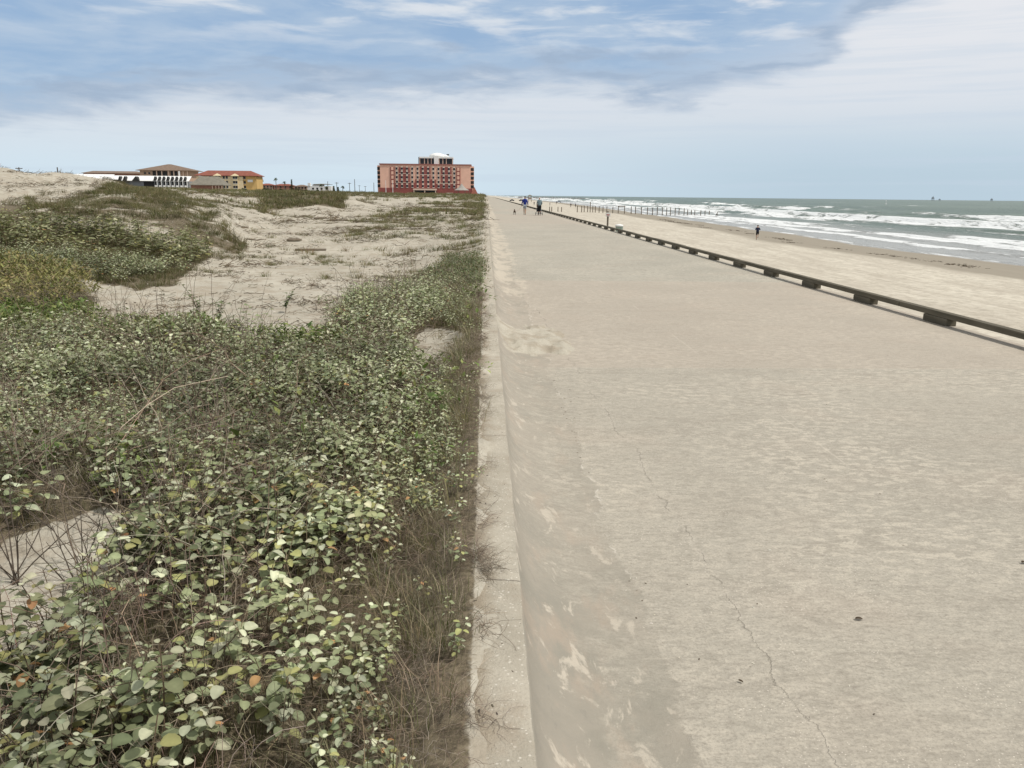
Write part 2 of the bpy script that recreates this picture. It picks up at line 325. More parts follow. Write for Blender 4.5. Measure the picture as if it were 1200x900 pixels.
# ------------------------------------------------------------------ dune terrain
YK = np.array([.5, 8, 12, 16, 22, 30, 38, 46, 60, 78, 92, 112, 150, 220, 300, 380, 460, 700, 3000])
TB = {  # photo bearing -> heights over the distances above
 -250: [.10, .10, .10, .3, .9, 1.5, 2.2, 2.7, 2.6, 2.4, 2.2, 2.2, 2.2, 2.4, 3.0, 3.8, 4.2, 4.5, 4.5],
    0: [.10, .10, .10, .25, .85, 1.5, 2.35, 2.95, 2.0, 1.7, 1.6, 1.6, 1.8, 2.4, 3.0, 3.8, 4.2, 4.5, 4.5],
   60: [.10, .10, .10, .25, .80, 1.45, 2.1, 2.50, 1.8, 1.6, 1.6, 1.6, 1.8, 2.4, 3.0, 3.8, 4.2, 4.5, 4.5],
  125: [.10, .10, .10, .20, .65, 1.35, 2.1, 2.35, 1.7, 1.6, 1.6, 1.6, 1.8, 2.4, 3.0, 3.8, 4.2, 4.4, 4.4],
  200: [.10, .10, .10, .12, .45, 1.10, 1.7, 1.6, 1.2, 1.5, 1.6, 1.6, 1.8, 2.2, 2.8, 3.2, 3.8, 4.0, 4.0],
  250: [.10, .10, .10, .10, .15, .75, 1.30, 1.15, .95, 1.55, 1.6, 1.5, 1.6, 2.0, 2.4, 2.8, 3.2, 3.6, 3.6],
  290: [.10, .10, .10, .10, .10, .12, .25, .35, .60, .9, 1.45, 1.3, 1.3, 1.8, 2.2, 2.6, 2.8, 3.0, 3.2],
  325: [.10, .10, .10, .10, .10, .10, .10, .10, .10, .7, 1.65, 1.5, .9, 1.2, 1.8, 2.4, 2.6, 2.8, 3.0],
  365: [.10, .10, .10, .10, .10, .10, .10, .10, .10, .7, 1.75, 1.5, .5, .7, 1.2, 2.2, 2.4, 2.6, 3.0],
  405: [.10, .10, .10, .10, .10, .10, .10, .10, .10, .25, 1.35, .9, .2, .4, .8, 1.9, 2.2, 2.4, 3.0],
  460: [.10, .10, .10, .10, .10, .10, .10, .12, .15, .2, .25, .3, .35, .5, .8, 1.7, 2.0, 2.0, 2.6],
  530: [.15, .12, .12, .15, .20, .20, .18, .20, .25, .30, .30, .4, .5, .6, .9, 1.7, 1.9, 1.9, 2.2],
  567: [.22, .20, .20, .24, .24, .22, .22, .24, .26, .30, .30, .3, .4, .6, .8, 1.4, 1.6, 1.6, 1.6]}
TX = np.array(sorted(TB)); TZ = np.array([TB[k] for k in TX]); LY = np.log(YK)
def tabz(X, Y):
    Yc = np.clip(Y, .5, 2999); px = np.clip(567+995*X/np.maximum(Yc, 3), TX[0], TX[-1]-1e-3)
    i = np.clip(np.searchsorted(TX, px, 'right')-1, 0, len(TX)-2); t = (px-TX[i])/(TX[i+1]-TX[i]); t = t*t*(3-2*t)
    l = np.log(Yc); j = np.clip(np.searchsorted(LY, l, 'right')-1, 0, len(LY)-2); s = (l-LY[j])/(LY[j+1]-LY[j]); s = s*s*(3-2*s)
    return (TZ[i, j]*(1-t)+TZ[i+1, j]*t)*(1-s)+(TZ[i, j+1]*(1-t)+TZ[i+1, j+1]*t)*s
def gz(X, Y):
    X = np.asarray(X, float); Y = np.asarray(Y, float); z = tabz(X, Y); D = np.hypot(X, Y)
    ed = sm(0, 3, -X)
    z = z+ed*((fbm(X*.55, Y*.55, 4, 1)-.5)*(.16+.25*sm(14, 26, D)*sm(-4, -12, X+.1*Y-1)))+ed*(fbm(X*.16, Y*.16, 4, 5)-.5)*np.clip(D*.018, 0, .7)*sm(10, 26, D)
    z = z+(fbm(X*3, Y*3, 3, 9)-.5)*.05
    z = z+.24*np.exp(-((X+2.25)/.8)**2-((Y-4.5)/.8)**2)        # small bare hummock in the near plants
    wl = sm(1.0, .0, -X); z = z*(1-wl)+wl*(np.minimum(z+.12, .30)); nb = fbm(X*7, Y*5, 4, 15)-.5; wall = .364+.085*nb-.32*np.maximum(X+.05, 0); k = sm(-.45, -.06, X); z = z*(1-k)+np.where(X < .1, wall, z)*k; return np.where(X > .08, .2, z)
def axis(a0, a1, d0, k):
    r = [a0]
    while r[-1] < a1: r.append(r[-1]+max(d0, k*abs(r[-1])))
    return np.array(r)
# ------------------------------------------------------------------ plant zones (outlined on the photo, laid on the terrain)
Z_NEAR = [(-400, 400), (0, 398), (110, 392), (230, 390), (370, 408), (385, 372), (410, 352), (470, 338), (540, 332), (566, 335), (578, 360), (578, 400), (562, 440), (558, 560), (552, 640), (520, 900), (500, 1500), (-900, 1500)]
H_HOLE = [(-80, 760), (-60, 660), (10, 622), (60, 600), (120, 587), (185, 583), (205, 603), (170, 645), (115, 700), (60, 750), (0, 790)]
H_GAP = [(474, 402), (500, 380), (545, 384), (556, 412), (530, 432), (478, 424)]
Z_DRY = [(440, 1500), (455, 900), (460, 760), (420, 660), (450, 610), (540, 600), (535, 540), (540, 450), (520, 415), (548, 380), (570, 330), (585, 380), (580, 420), (568, 520), (575, 580), (592, 700), (560, 800), (562, 900), (560, 1500)]
Z_GREEN = [(-60, 366), (100, 362), (140, 380), (300, 390), (400, 402), (400, 412), (200, 402), (70, 402), (-60, 398)]
Z_TEAL = [(500, 318), (520, 300), (565, 300), (572, 322), (560, 336), (500, 332)]
Z_FRONT = [(-60, 262), (60, 258), (150, 272), (215, 292), (250, 300), (200, 334), (160, 338), (110, 326), (60, 318), (-60, 312)]
Z_YEL = [(-60, 314), (40, 312), (100, 326), (118, 346), (70, 362), (-60, 366)]
SCRUB = [(1.0, [(-80, 236), (20, 238), (80, 232), (130, 214), (160, 214), (215, 232), (262, 262), (292, 290), (262, 302), (210, 290), (150, 270), (60, 258), (-80, 264)]),
 (.55, [(120, 208), (180, 214), (240, 226), (262, 262), (215, 240), (150, 226)]), (1.7, [(306, 219), (404, 221), (404, 246), (375, 240), (340, 243), (305, 246)]), (.35, [(200, 290), (300, 285), (340, 310), (300, 335), (205, 332)]),
 (.6, [(222, 222), (310, 222), (330, 250), (295, 252), (262, 238), (225, 236)]), (.55, [(490, 238), (568, 230), (568, 345), (500, 345), (470, 300)]),
 (.5, [(400, 262), (440, 252), (500, 246), (500, 270), (450, 282), (405, 276)]), (.5, [(370, 300), (440, 290), (480, 300), (430, 312), (372, 330)]), (.3, [(300, 300), (560, 280), (560, 345), (380, 372), (300, 345)]),
 (.9, [(300, 210), (570, 210), (570, 231), (300, 231)]), (.75, [(535, 222), (566, 224), (566, 244), (540, 244)]), (.3, [(330, 355), (400, 345), (480, 335), (400, 372), (340, 374)]), (.35, [(60, 350), (200, 345), (400, 392), (400, 402), (60, 392)]),
 (.25, [(-60, 200), (130, 205), (120, 225), (-60, 238)]), (.18, [(-60, 230), (568, 230), (568, 390), (-60, 390)])]
def zones(X, Y):
    px, py = proj(X, Y, gz(X, Y)+.05); jx = (fbm(px/38, py/30, 3, 21)-.5)*26; jy = (fbm(px/38, py/30, 3, 31)-.5)*18
    far = np.clip((py-228)/90, .15, 1); qx = px+jx*far; qy = py+jy*far
    d = {}
    d['near'] = inpoly(qx, qy, Z_NEAR) & ~inpoly(px, py, H_HOLE) & ~inpoly(px, py, H_GAP) & (X < -.04)
    d['dry'] = inpoly(qx, qy, Z_DRY) & (X < -.04)
    d['green'] = inpoly(qx, qy, Z_GREEN); d['teal'] = inpoly(qx, qy, Z_TEAL) & (X < -.02); d['front'] = inpoly(qx, qy, Z_FRONT); d['yel'] = inpoly(qx, qy, Z_YEL)
    sc = np.zeros(np.shape(px))
    for w, pl in SCRUB: sc = np.maximum(sc, w*inpoly(qx, qy, pl))
    d['scrub'] = sc; d['far'] = Y > 250
    return d
ys = np.concatenate([-np.array([400, 150, 60, 25, 12, 6, 3, 1.5]), axis(0, 420, .06, .0125)[0:], axis(440, 30000, 25, .06)])
xs = np.concatenate([axis(.045, 320, .06, .0125), axis(340, 30000, 25, .06)]); xs = np.concatenate([-xs[::-1], [-.02, .0, .02, .04, .06, .08]])
gx, gy = np.meshgrid(xs, ys); g_z = gz(gx, gy); dz = zones(gx, gy)
pat = sm(.35, .6, fbm(gx*1.1, gy*1.1, 4, 41))
cover = np.maximum.reduce([dz['near']*.95, dz['dry']*1.0, dz['green']*.9, dz['front']*.75, dz['yel']*.8, dz['teal']*.8, dz['scrub']*(.30+.4*pat), (gy > 700)*.8, (gx < 0)*(gy < 0)*.8]); cover = cover*(1-.55*sm(-.12, -.02, gx))
def grid_quads(ny, nx):
    i = np.arange(ny-1)[:, None]*nx+np.arange(nx-1)[None]; i = i.ravel(); return np.stack([i, i+1, i+nx+1, i+nx], 1)
g = npmesh('dune_ground', np.stack([gx, gy, g_z], -1).reshape(-1, 3), grid_quads(len(ys), len(xs)), M['sand'], attrs={'cover': cover.ravel()}, smooth=True); tag(g, kind='structure')

# ------------------------------------------------------------------ beach, sea
SEA = -3.6
def shore(Y): Y = np.asarray(Y, float); return 44+np.clip(Y, 0, 600)*.03+(fbm(Y*.03, Y*0, 3, 61)-.5)*5+(vn(Y*.12, Y*0, 64)-.5)*1.6
def bz(X, Y):
    s = X-shore(Y); z = np.interp(s, [-44, -30, -14, -8, 0, 6, 20, 200, 40000], [-2.70, -2.78, -3.05, -3.25, SEA, -3.85, -4.3, -8, -30])
    dry = sm(-6, -14, s); return z+dry*((fbm(X*.25, Y*.07, 4, 71)-.5)*.28+(fbm(X*1.3, Y*.8, 3, 75)-.5)*.09)
bx = np.concatenate([np.arange(7.0, 70, .35), axis(72, 200, 4, .02), [400, 1000, 6000, 40000]]); by = np.concatenate([[-400, -150, -60, -20, 0], axis(6, 700, .5, .012), axis(740, 30000, 30, .08)])
X_, Y_ = np.meshgrid(bx, by); Zb = bz(X_, Y_); Zb = np.where(X_ < 9, np.minimum(Zb, -2.9), Zb); s_ = X_-shore(Y_)
tag(npmesh('beach', np.stack([X_, Y_, Zb], -1).reshape(-1, 3), grid_quads(len(by), len(bx)), M['beach'], attrs={'wet': sm(-17, -10, s_).ravel()*.75+sm(-2.5, 0, s_).ravel()*.25}, smooth=True), kind='structure')
wx = np.concatenate([np.arange(36, 150, .5), axis(151, 450, .8, .009), axis(455, 40000, 8, .05)]); wy = np.concatenate([[-400, -200, -100, -50, -20, 0], axis(5, 3200, .7, .009), axis(3250, 40000, 80, .08)])
X_, Y_ = np.meshgrid(wx, wy); s_ = X_-shore(Y_)
zz = np.zeros_like(X_); fo = np.zeros_like(X_)
wg = (fbm(Y_*.012, X_*0, 3, 81)-.5)*18+(fbm(Y_*.05, X_*.01, 4, 83)-.5)*9
for (c, amp, w, fw, thr, sd, sk) in [(7, .10, 1.2, 1.5, .30, 1, .6), (13, .16, 1.6, 2.6, .42, 2, .8), (20, .22, 2.2, 3.0, .48, 3, .9), (29, .28, 2.6, 3.6, .50, 4, 1), (41, .40, 3.2, 6.0, .42, 5, 1), (58, .85, 3.6, 9.5, .25, 6, 1), (76, .5, 4, 4.5, .55, 7, 1), (98, .8, 4.5, 7, .50, 8, 1.2), (124, .6, 5, 5, .60, 9, 1.3), (152, .7, 5, 6, .62, 10, 1.3), (190, .6, 6, 6, .66, 11, 1.3), (235, .6, 6, 5, .70, 12, 1.3)]:
    cc = c+wg*sk*(1 if c > 10 else .4)+(fbm(Y_*.02, Y_*0, 3, 90+sd)-.5)*9*sk*(1 if c > 10 else .3); d = s_-cc
    al = fbm(Y_*.011+sd*5, Y_*0+sd, 3, 100+sd); on = sm(thr-.05, thr+.08, al)
    prof = np.where(d < 0, np.exp(-(d/(w*.55))**2), np.exp(-(d/(w*1.5))**2)); zz += 1.5*amp*prof*(.35+.65*on)
    fo += on*np.where(d < 0, np.exp(-(d/fw)**2), np.exp(-(d/(w*.6))**2))*1.0
fo *= .55+.75*sm(.3, .65, fbm(X_*.09+wg*.05, Y_*.035, 4, 160))
fo += sm(2.2, .3, s_)*sm(-2, .0, s_)*.8; fo += sm(75, 50, s_)*.26*sm(2, 12, s_)*(.6+.8*fbm(X_*.06, Y_*.02, 3, 150))
wc = sm(.75, .82, fbm(X_*.05, Y_*.02, 4, 140))*(s_ > 110)*.9; fo += wc
zz += ((fbm(X_*.12, Y_*.03, 4, 120)-.5)*.7+(fbm(X_*.5, Y_*.2, 3, 125)-.5)*.22)*sm(10, 80, s_)*(X_ < 4000)
zw = SEA+zz*sm(0, 8, s_)+.02
tag(npmesh('sea', np.stack([X_, Y_, zw], -1).reshape(-1, 3), grid_quads(len(wy), len(wx)), M['sea'], attrs={'foam': np.clip(fo, 0, 1.1).ravel(), 'shore': np.clip(s_, 0, 500).ravel()}, smooth=True), kind='structure')

# ------------------------------------------------------------------ seawall: walkway with cove, parapet cap, apron steps
def extrude_profile(name, prof, Ys, mat, wob=0, seed=0, parent=None, smooth=True):
    n = len(prof); V = []
    for i, y in enumerate(Ys):
        for k, (x, z) in enumerate(prof):
            w = (float(fbm(y*5.1+k*9, y*0, 3, seed))-.5)*2*wob; V.append((x+w, y, z+w*.4))
    return npmesh(name, V, grid_quads(len(Ys), n)[:, ::-1], mat, parent, smooth=smooth)
Ys = list(axis(-6, 1500, .25, .01)); Ys2 = list(axis(-6, 60, .02, .008))+list(axis(62, 1500, 2, .03))
cov = [(.142, .352)]+[(.142+.60*(1-math.cos(a))**1.0*1.0, .352*(1-math.sin(a))**1.0) for a in np.linspace(.12, PI/2, 14)]
cov = [(.10, .30), (.146, .296), (.155, .25), (.172, .20), (.20, .15), (.24, .108), (.29, .074), (.35, .047), (.42, .027), (.50, .013), (.58, .005), (.68, 0)]
wk = cov+[(x, 0) for x in (.9, 1.3, 2, 3, 4.5, 6, 7.08)]+[(7.09, -.04), (7.10, -.33)]
o = extrude_profile('walkway', wk, Ys, M['walk'], 0, 3); tag(o, kind='structure')
sw = empty('parapet_wall', (0, 0, 0), 'low rough concrete parapet wall running between the dune plants and the walkway', 'wall')
cp = [(-.06, -.3), (-.06, .345), (-.055, .351), (.0, .354), (.134, .353), (.1395, .349), (.141, .30), (.141, .12)]
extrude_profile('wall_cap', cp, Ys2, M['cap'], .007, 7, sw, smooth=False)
ap = empty('stepped_apron', (0, 0, 0), 'stepped concrete apron falling from the walkway edge to the beach', 'seawall')
x = 7.115; z = -.31; pr = [(x, z)]
for k in range(9): pr += [(x+.5, z), (x+.5, z-.31)]; x += .5; z -= .31
extrude_profile('steps', pr, Ys[::3], M['plain'], 0, 9, ap, smooth=False)

# timber rail
tr = empty('timber_rail', (6.98, 0, 0), 'long grey brown timber rail raised on blocks along the seaward edge of the walkway', 'rail')
bm = MB(); y = -2.0
while y < 900:
    L = 5.2 if y < 300 else 60; j = random.uniform(-.006, .006); bm.box(-.06+j, .065+j, y+.006, y+L-.006, .108, .192+random.uniform(-.004, .004)); y += L
bm.build('beam', M['rail'], tr, bevel=.008)
b0 = MB().box(-.068, .09, -.34, .34, .002, .105).build('block', M['rail'], tr, bevel=.008)
b0.location = (0, 4.6, 0); ysb = [4.6+2.6*k for k in range(-2, 98)]; first = True
for yb in ysb:
    c = b0 if first else b0.copy()
    if not first: COL.objects.link(c); c.parent = tr
    first = False; c.location = (0, yb+random.uniform(-.05, .05), 0)
bm = MB()
for k in range(98, 240): yb = 4.6+2.6*k; bm.box(-.068, .09, yb-.34, yb+.34, .002, .105)
bm.build('distant_blocks', M['rail'], tr)['kind'] = 'stuff'

# ------------------------------------------------------------------ plant prototypes
def leafq(L, W, lod, cup=.15, bend=.2):
    if lod == 0: ts = [0, .08, .3, .62, .88, 1]; ws = [.10, .58, .97, 1.0, .68, .16]
    elif lod == 1: ts = [0, .4, 1]; ws = [.12, 1, .25]
    else: ts = [0, 1]; ws = [.65, .65]
    V = []; nx = 3 if lod < 2 else 2
    for t, w in zip(ts, ws):
        for k in range(nx):
            u = (k/(nx-1)*2-1)*w; V.append((t*L, u*W/2, abs(u)*cup*W-bend*L*t*t))
    return np.array(V), grid_quads(len(ts), nx)
def rotm(yaw, pitch, roll):
    return np.array((Matrix.Rotation(yaw, 3, 'Z') @ Matrix.Rotation(-pitch, 3, 'Y') @ Matrix.Rotation(roll, 3, 'X')))
def tubeq(pts, r0, r1, seg=3):
    pts = np.array(pts, float); n = len(pts); V = []
    for i in range(n):
        d = pts[min(i+1, n-1)]-pts[max(i-1, 0)]; d /= np.linalg.norm(d)+1e-9
        a = np.cross(d, (0, 0, 1) if abs(d[2]) < .9 else (1, 0, 0)); a /= np.linalg.norm(a); b = np.cross(d, a); r = r0+(r1-r0)*i/(n-1)
        for k in range(seg): t = 2*PI*k/seg; V.append(pts[i]+(a*math.cos(t)+b*math.sin(t))*r)
    Q = []
    for i in range(n-1):
        for k in range(seg): a = i*seg+k; b = i*seg+(k+1) % seg; Q.append((a, b, b+seg, a+seg))
    return np.array(V), np.array(Q)
class P:
    def __init__(s): s.V = []; s.Q = []; s.C = []; s.n = 0
    def add(s, V, Q, c):
        s.V.append(V); s.Q.append(Q+s.n); s.C.append(np.tile(np.array(c, float), (len(V), 1))); s.n += len(V)
    def done(s): return np.concatenate(s.V), np.concatenate(s.Q), np.concatenate(s.C)
def croton(lod, r, pal):
    p = P(); h = r.uniform(.20, .36); lx, ly = r.uniform(-.12, .12), r.uniform(-.12, .12)
    stem = [(lx*t**1.6, ly*t**1.6, h*t) for t in np.linspace(0, 1, 4)]
    V, Q = tubeq(stem, .0035, .0018); p.add(V, Q, (.20, .15, .10))
    n = r.integers(10, 16); y0 = r.uniform(0, 6)
    for i in range(n):
        t = .30+.70*(i+.5)/n; a = y0+i*2.4; base = np.array([lx*t**1.6, ly*t**1.6, h*t]); pet = r.uniform(.012, .045)*(1.25-t*.6)
        pit = r.uniform(.1, .6) if t > .5 else r.uniform(-.25, .4)
        L = r.uniform(.033, .054)*(1.05-.25*max(0, t-.75)*4); W = L*r.uniform(.66, .86)
        if t > .93: L *= .6; W *= .6; pit = .9
        d = np.array([math.cos(a)*math.cos(pit), math.sin(a)*math.cos(pit), math.sin(pit)])
        if lod == 0: V, Q = tubeq([base, base+d*pet], .0012, .001); p.add(V, Q, (.30, .27, .17))
        V, Q = leafq(L*(1 if lod < 2 else 1.25), W*(1 if lod < 2 else 1.1), lod, r.uniform(.05, .28), r.uniform(.05, .5))
        V = V @ rotm(a, pit*.5-.08, r.uniform(-.5, .5)).T+base+d*pet
        k = r.random(); c = np.array(pal[0])*r.uniform(.75, 1.15)
        if k < .09: c = np.array(pal[1])*r.uniform(.8, 1.1)
        elif k < .27: c = np.array(pal[2])*r.uniform(.85, 1.1)
        elif k < .29: c = np.array((.46, .27, .13))*r.uniform(.7, 1.1)
        if t > .9: c = np.array(pal[2])*1.1
        p.add(V, Q, c)
        if lod == 0: p.C[-1][1::3] *= 1.22; p.C[-1][0:3] *= .8
    return p.done()
def vine(lod, r, pal):
    p = P(); n = r.integers(9, 15)
    for i in range(n):
        a = r.uniform(0, 6.28); d = r.uniform(.02, .16); L = r.uniform(.03, .06); V, Q = leafq(L, L*r.uniform(.35, .6), min(lod, 1) if lod < 2 else 2, .2, .3)
        p.add(V @ rotm(r.uniform(0, 6.28), r.uniform(.2, 1.1), r.uniform(-.5, .5)).T+(d*math.cos(a), d*math.sin(a), r.uniform(.03, .13)), Q, np.array(pal[i % len(pal)])*r.uniform(.7, 1.2))
    return p.done()
def tuft(r, n, h, pal, spread=.10, w=.0035, lean=.6):
    p = P()
    for i in range(n):
        a = r.uniform(0, 6.28); b = r.uniform(0, spread); H = h*r.uniform(.5, 1.1); ln = r.uniform(.1, lean)*H; c, s = math.cos(a), math.sin(a)
        bx_, by_ = b*math.cos(a+r.uniform(-1, 1)), b*math.sin(a+r.uniform(-1, 1)); V = []
        for t, ww in ((0, 1), (.5, .8), (1, .15)):
            x = bx_+c*ln*t*t; y = by_+s*ln*t*t; z = H*t*(1-.15*t); V += [(x-s*w*ww, y+c*w*ww, z), (x+s*w*ww, y-c*w*ww, z)]
        p.add(np.array(V), grid_quads(3, 2), np.array(pal[r.integers(len(pal))])*r.uniform(.7, 1.25))
    return p.done()
def twigs(r, n, h, pal, flat=.5, rad=.0016, spread=.12):
    p = P()
    for i in range(n):
        a = r.uniform(0, 6.28); x, y = r.uniform(-spread, spread, 2); L = h*r.uniform(.6, 1.3); el = r.uniform(.05, 1.4)*(1-flat)+.1; pts = []; z = r.uniform(0, .04)
        for k in range(6):
            pts.append((x, y, max(z, .004))); a += r.uniform(-.65, .65); el += r.uniform(-.5, .32)
            x += math.cos(a)*math.cos(el)*L/5; y += math.sin(a)*math.cos(el)*L/5; z += math.sin(el)*L/5
        V, Q = tubeq(pts, rad, rad*.5); p.add(V, Q, np.array(pal[r.integers(len(pal))])*r.uniform(.65, 1.3))
    return p.done()
class Scatter:
    def __init__(s): s.V = []; s.Q = []; s.C = []; s.n = 0
    def put(s, protos, X, Y, Z, sc, tint, tilt=.15):
        which = rng.integers(0, len(protos), len(X))
        for i, (V, Q, C) in enumerate(protos):
            k = np.where(which == i)[0]
            if not len(k): continue
            a = rng.uniform(0, 2*PI, len(k)); c, sn = np.cos(a), np.sin(a); s1 = sc[k][:, None]
            x = V[None, :, 0]*c[:, None]-V[None, :, 1]*sn[:, None]; y = V[None, :, 0]*sn[:, None]+V[None, :, 1]*c[:, None]; z = np.repeat(V[None, :, 2], len(k), 0)
            tx, ty = rng.normal(0, tilt, (2, len(k), 1)); x = x+z*tx; y = y+z*ty
            W = np.stack([x*s1+X[k][:, None], y*s1+Y[k][:, None], z*s1+Z[k][:, None]], -1)
            s.V.append(W.reshape(-1, 3).astype(np.float32)); s.C.append((C[None]*tint[k][:, None, :]).reshape(-1, 3).astype(np.float32))
            s.Q.append((Q[None]+(s.n+np.arange(len(k))*len(V))[:, None, None]).reshape(-1, 4)); s.n += len(k)*len(V)
    def build(s, name, mat, label, cat):
        if not s.V: return
        o = npmesh(name, np.concatenate(s.V), np.concatenate(s.Q), mat, colors=np.concatenate(s.C)); print(name, s.n)
        return tag(o, label, cat, kind='stuff')
def cand(y0, y1, dens, a0=-.66, a1=0.0):
    if y1 <= 4: a0 = -1.0
    area = (a1-a0)*(y1*y1-y0*y0)/2; n = int(dens*area); Y = np.sqrt(rng.uniform(y0*y0, y1*y1, n)); X = rng.uniform(a0, a1, n)*Y-.02
    return X, Y
PALC = [(.25, .275, .155), (.32, .315, .135), (.41, .42, .29)]
pc = [[croton(l, np.random.default_rng(50+i+10*l), PALC) for i in range(10)] for l in range(3)]
PALG = [(.12, .165, .05), (.16, .205, .065), (.22, .25, .09)]; PALY = [(.27, .25, .10), (.20, .20, .08), (.30, .26, .12), (.24, .19, .11)]; PALT = [(.16, .18, .10), (.20, .21, .12), (.19, .165, .10)]
pg = [vine(1, np.random.default_rng(90+i), PALG) for i in range(6)]; py_ = [vine(2, np.random.default_rng(95+i), PALY) for i in range(5)]; pt = [vine(2, np.random.default_rng(99+i), PALT) for i in range(5)]
BR = [(.25, .20, .15), (.34, .285, .22), (.17, .135, .105), (.28, .205, .15)]; STR = [(.30, .25, .16), (.22, .19, .11), (.17, .17, .08), (.36, .30, .20)]
OL = [(.15, .14, .07), (.19, .17, .095), (.25, .21, .14), (.12, .12, .05), (.20, .155, .10)]
pdry = [tuft(np.random.default_rng(i), 24, .13, STR, .10, .0014, 1.0) for i in range(6)]; ptw = [twigs(np.random.default_rng(20+i), 16, .24, BR) for i in range(8)]
ptw2 = [twigs(np.random.default_rng(40+i), 9, .42, BR, .12, .0021) for i in range(8)]
psc = [tuft(np.random.default_rng(60+i), 34, .20, OL, .18, .0042, 1.3) for i in range(8)]
pscf = [tuft(np.random.default_rng(70+i), 22, .34, OL, .34, .015, 1.2) for i in range(8)]
def tn(n, v=.18, hue=.06): return np.clip(1+rng.normal(0, v, (n, 1))+rng.normal(0, hue, (n, 3)), .4, 1.7)
leafS, dryS, grS, yelS, tealS, scS, farS, twS = [Scatter() for _ in range(8)]
# silvery round-leaved cover
for (y0, y1, dn, lod, sc0) in ((.9, 4.2, 250, 0, .93), (4.2, 8, 240, 1, .88), (8, 18, 150, 1, .98), (18, 30, 36, 2, 1.7)):
    X, Y = cand(y0, y1, dn); z = zones(X, Y); nz = fbm(X*1.3, Y*1.3, 4, 200); pat2 = fbm(X*4, Y*4, 3, 210)
    pr_ = np.where(z['near'], sm(.36, .52, nz)*.75+.25, 0); pr_ = np.where(z['dry'], pr_*.13, pr_); pr_ = np.where(z['front'] & (Y > 12), np.maximum(pr_, sm(.44, .56, nz)*.8), pr_)
    pr_ = pr_*(.45+.9*sm(.35, .6, pat2)); k = rng.random(len(X)) < pr_; X, Y, nz = X[k], Y[k], nz[k]
    hz = gz(X, Y)+(fbm(X*.9, Y*.9, 3, 220)-.47)*.26*sm(.1, 1.2, -X)*sm(16, 9, Y)
    nw = .45+.55*sm(.15, .9, -X)
    leafS.put(pc[lod], X, Y, hz, nw*sc0*rng.uniform(.7, 1.25, len(X)), tn(len(X), .17, .025)*((1 if Y.mean() < 5 else .98 if lod < 2 else .74)*(.70+.6*sm(.3, .65, fbm(X*.8, Y*.8, 3, 225))))[:, None]*(np.array([1, 1, 1]) if lod < 2 else np.array([1.05, 1.0, .9])))
leafS.build('silver_leaf_cover', M['leaf'], 'low sprawling plants with rounded silvery green leaves covering the sand beside the wall', 'ground cover')
# dry stems and straw below and between them
for (y0, y1, dn, s0) in ((.9, 4.2, 200, 1), (4.2, 9, 170, 1.15), (9, 18, 80, 1.4)):
    X, Y = cand(y0, y1, dn); z = zones(X, Y); n = fbm(X*1.7, Y*1.7, 3, 230); k = rng.random(len(X)) < np.where(z['dry'], .75, np.where(z['near'], .12+.3*sm(.5, .35, n), 0)); X, Y = X[k]-.02, Y[k]
    twS.put(ptw, X, Y, gz(X, Y)+rng.uniform(0, .08, len(X)), (.4+.6*sm(.1, .8, -X))*s0*rng.uniform(.6, 1.2, len(X)), tn(len(X), .2, .04))
    X, Y = cand(y0, y1, dn*1.2); z = zones(X, Y); k = (X < -.05-.14*fbm(Y*3, Y*0, 3, 235)) & (rng.random(len(X)) < np.where(z['dry'], .75, np.where(z['near'], .30, 0))); X, Y = X[k], Y[k]
    dryS.put(pdry, X, Y, gz(X, Y)+rng.uniform(0, .05, len(X)), s0*rng.uniform(.5, 1.2, len(X)), tn(len(X), .2, .05))
    X, Y = cand(y0, y1, dn*(.09 if y0 < 4 else .035)); z = zones(X, Y); k = (X < -.5) & (rng.random(len(X)) < np.where(z['dry'], .25, z['near']*1.0)); X, Y = X[k], Y[k]
    twS.put(ptw2, X, Y, gz(X, Y)+.09, (.4+.7*sm(.4, 1.2, -X))*s0*rng.uniform(.7, 1.2, len(X)), tn(len(X), .2, .04))
Y = rng.uniform(1.3, 14, 130); Y = Y[fbm(Y*.9, Y*0, 3, 237) > .5]; X = -.06+rng.normal(0, .03, len(Y))
twS.put(ptw, X, Y, np.full(len(Y), .352), rng.uniform(.3, .62, len(Y)), tn(len(Y), .2, .04)*.8, .05)
for (yc, n) in ((3.15, 22), (4.4, 5), (2.1, 4), (6.1, 6)):
    Y = rng.normal(yc, .13, n); X = rng.uniform(-.10, .05, n); twS.put(ptw, X, Y, np.full(n, .354), rng.uniform(.25, .5, n), tn(n, .2, .04)*.75, .03)
twS.build('tangled_dead_stems', M['twig'], 'tangle of grey brown dead stems and twigs spilling over the wall cap', 'twigs')
for (y0, y1, dn, pro, s0, sct) in ((9.5, 26, 40, psc, .75, 1), (26, 62, 16, psc, 1.4, 1), (62, 170, 3.2, pscf, 1.4, 2), (170, 480, .28, pscf, 2.8, 2), (480, 900, .035, pscf, 5.5, 2)):
    X, Y = cand(y0, y1, dn); z = zones(X, Y); bypass = 0; n = fbm(X*.55+3, Y*.55, 4, 240) if y0 < 60 else fbm(X*.12, Y*.12, 4, 241); w = np.maximum(z['scrub'], z['front']*.6)
    if y0 > 400: w = np.maximum(w, .9)
    k = rng.random(len(X)) < w*sm(.62-.32*w, .74-.32*w, n)*(.35+.65*sm(.40, .58, fbm(X*(2.2 if y0 < 60 else .4), Y*(1.6 if y0 < 60 else .25), 3, 245)))+(w > 1.5)*.6; X, Y = X[k], Y[k]
    (scS if sct == 1 else farS).put(pro, X, Y, gz(X, Y)-.03*s0, s0*rng.uniform(.5, 1.2, len(X)), tn(len(X), .22, .06))
scS.build('dune_scrub_grass', M['grass'], 'dark olive scrub and grasses patched over the near dune slopes', 'dune grass')
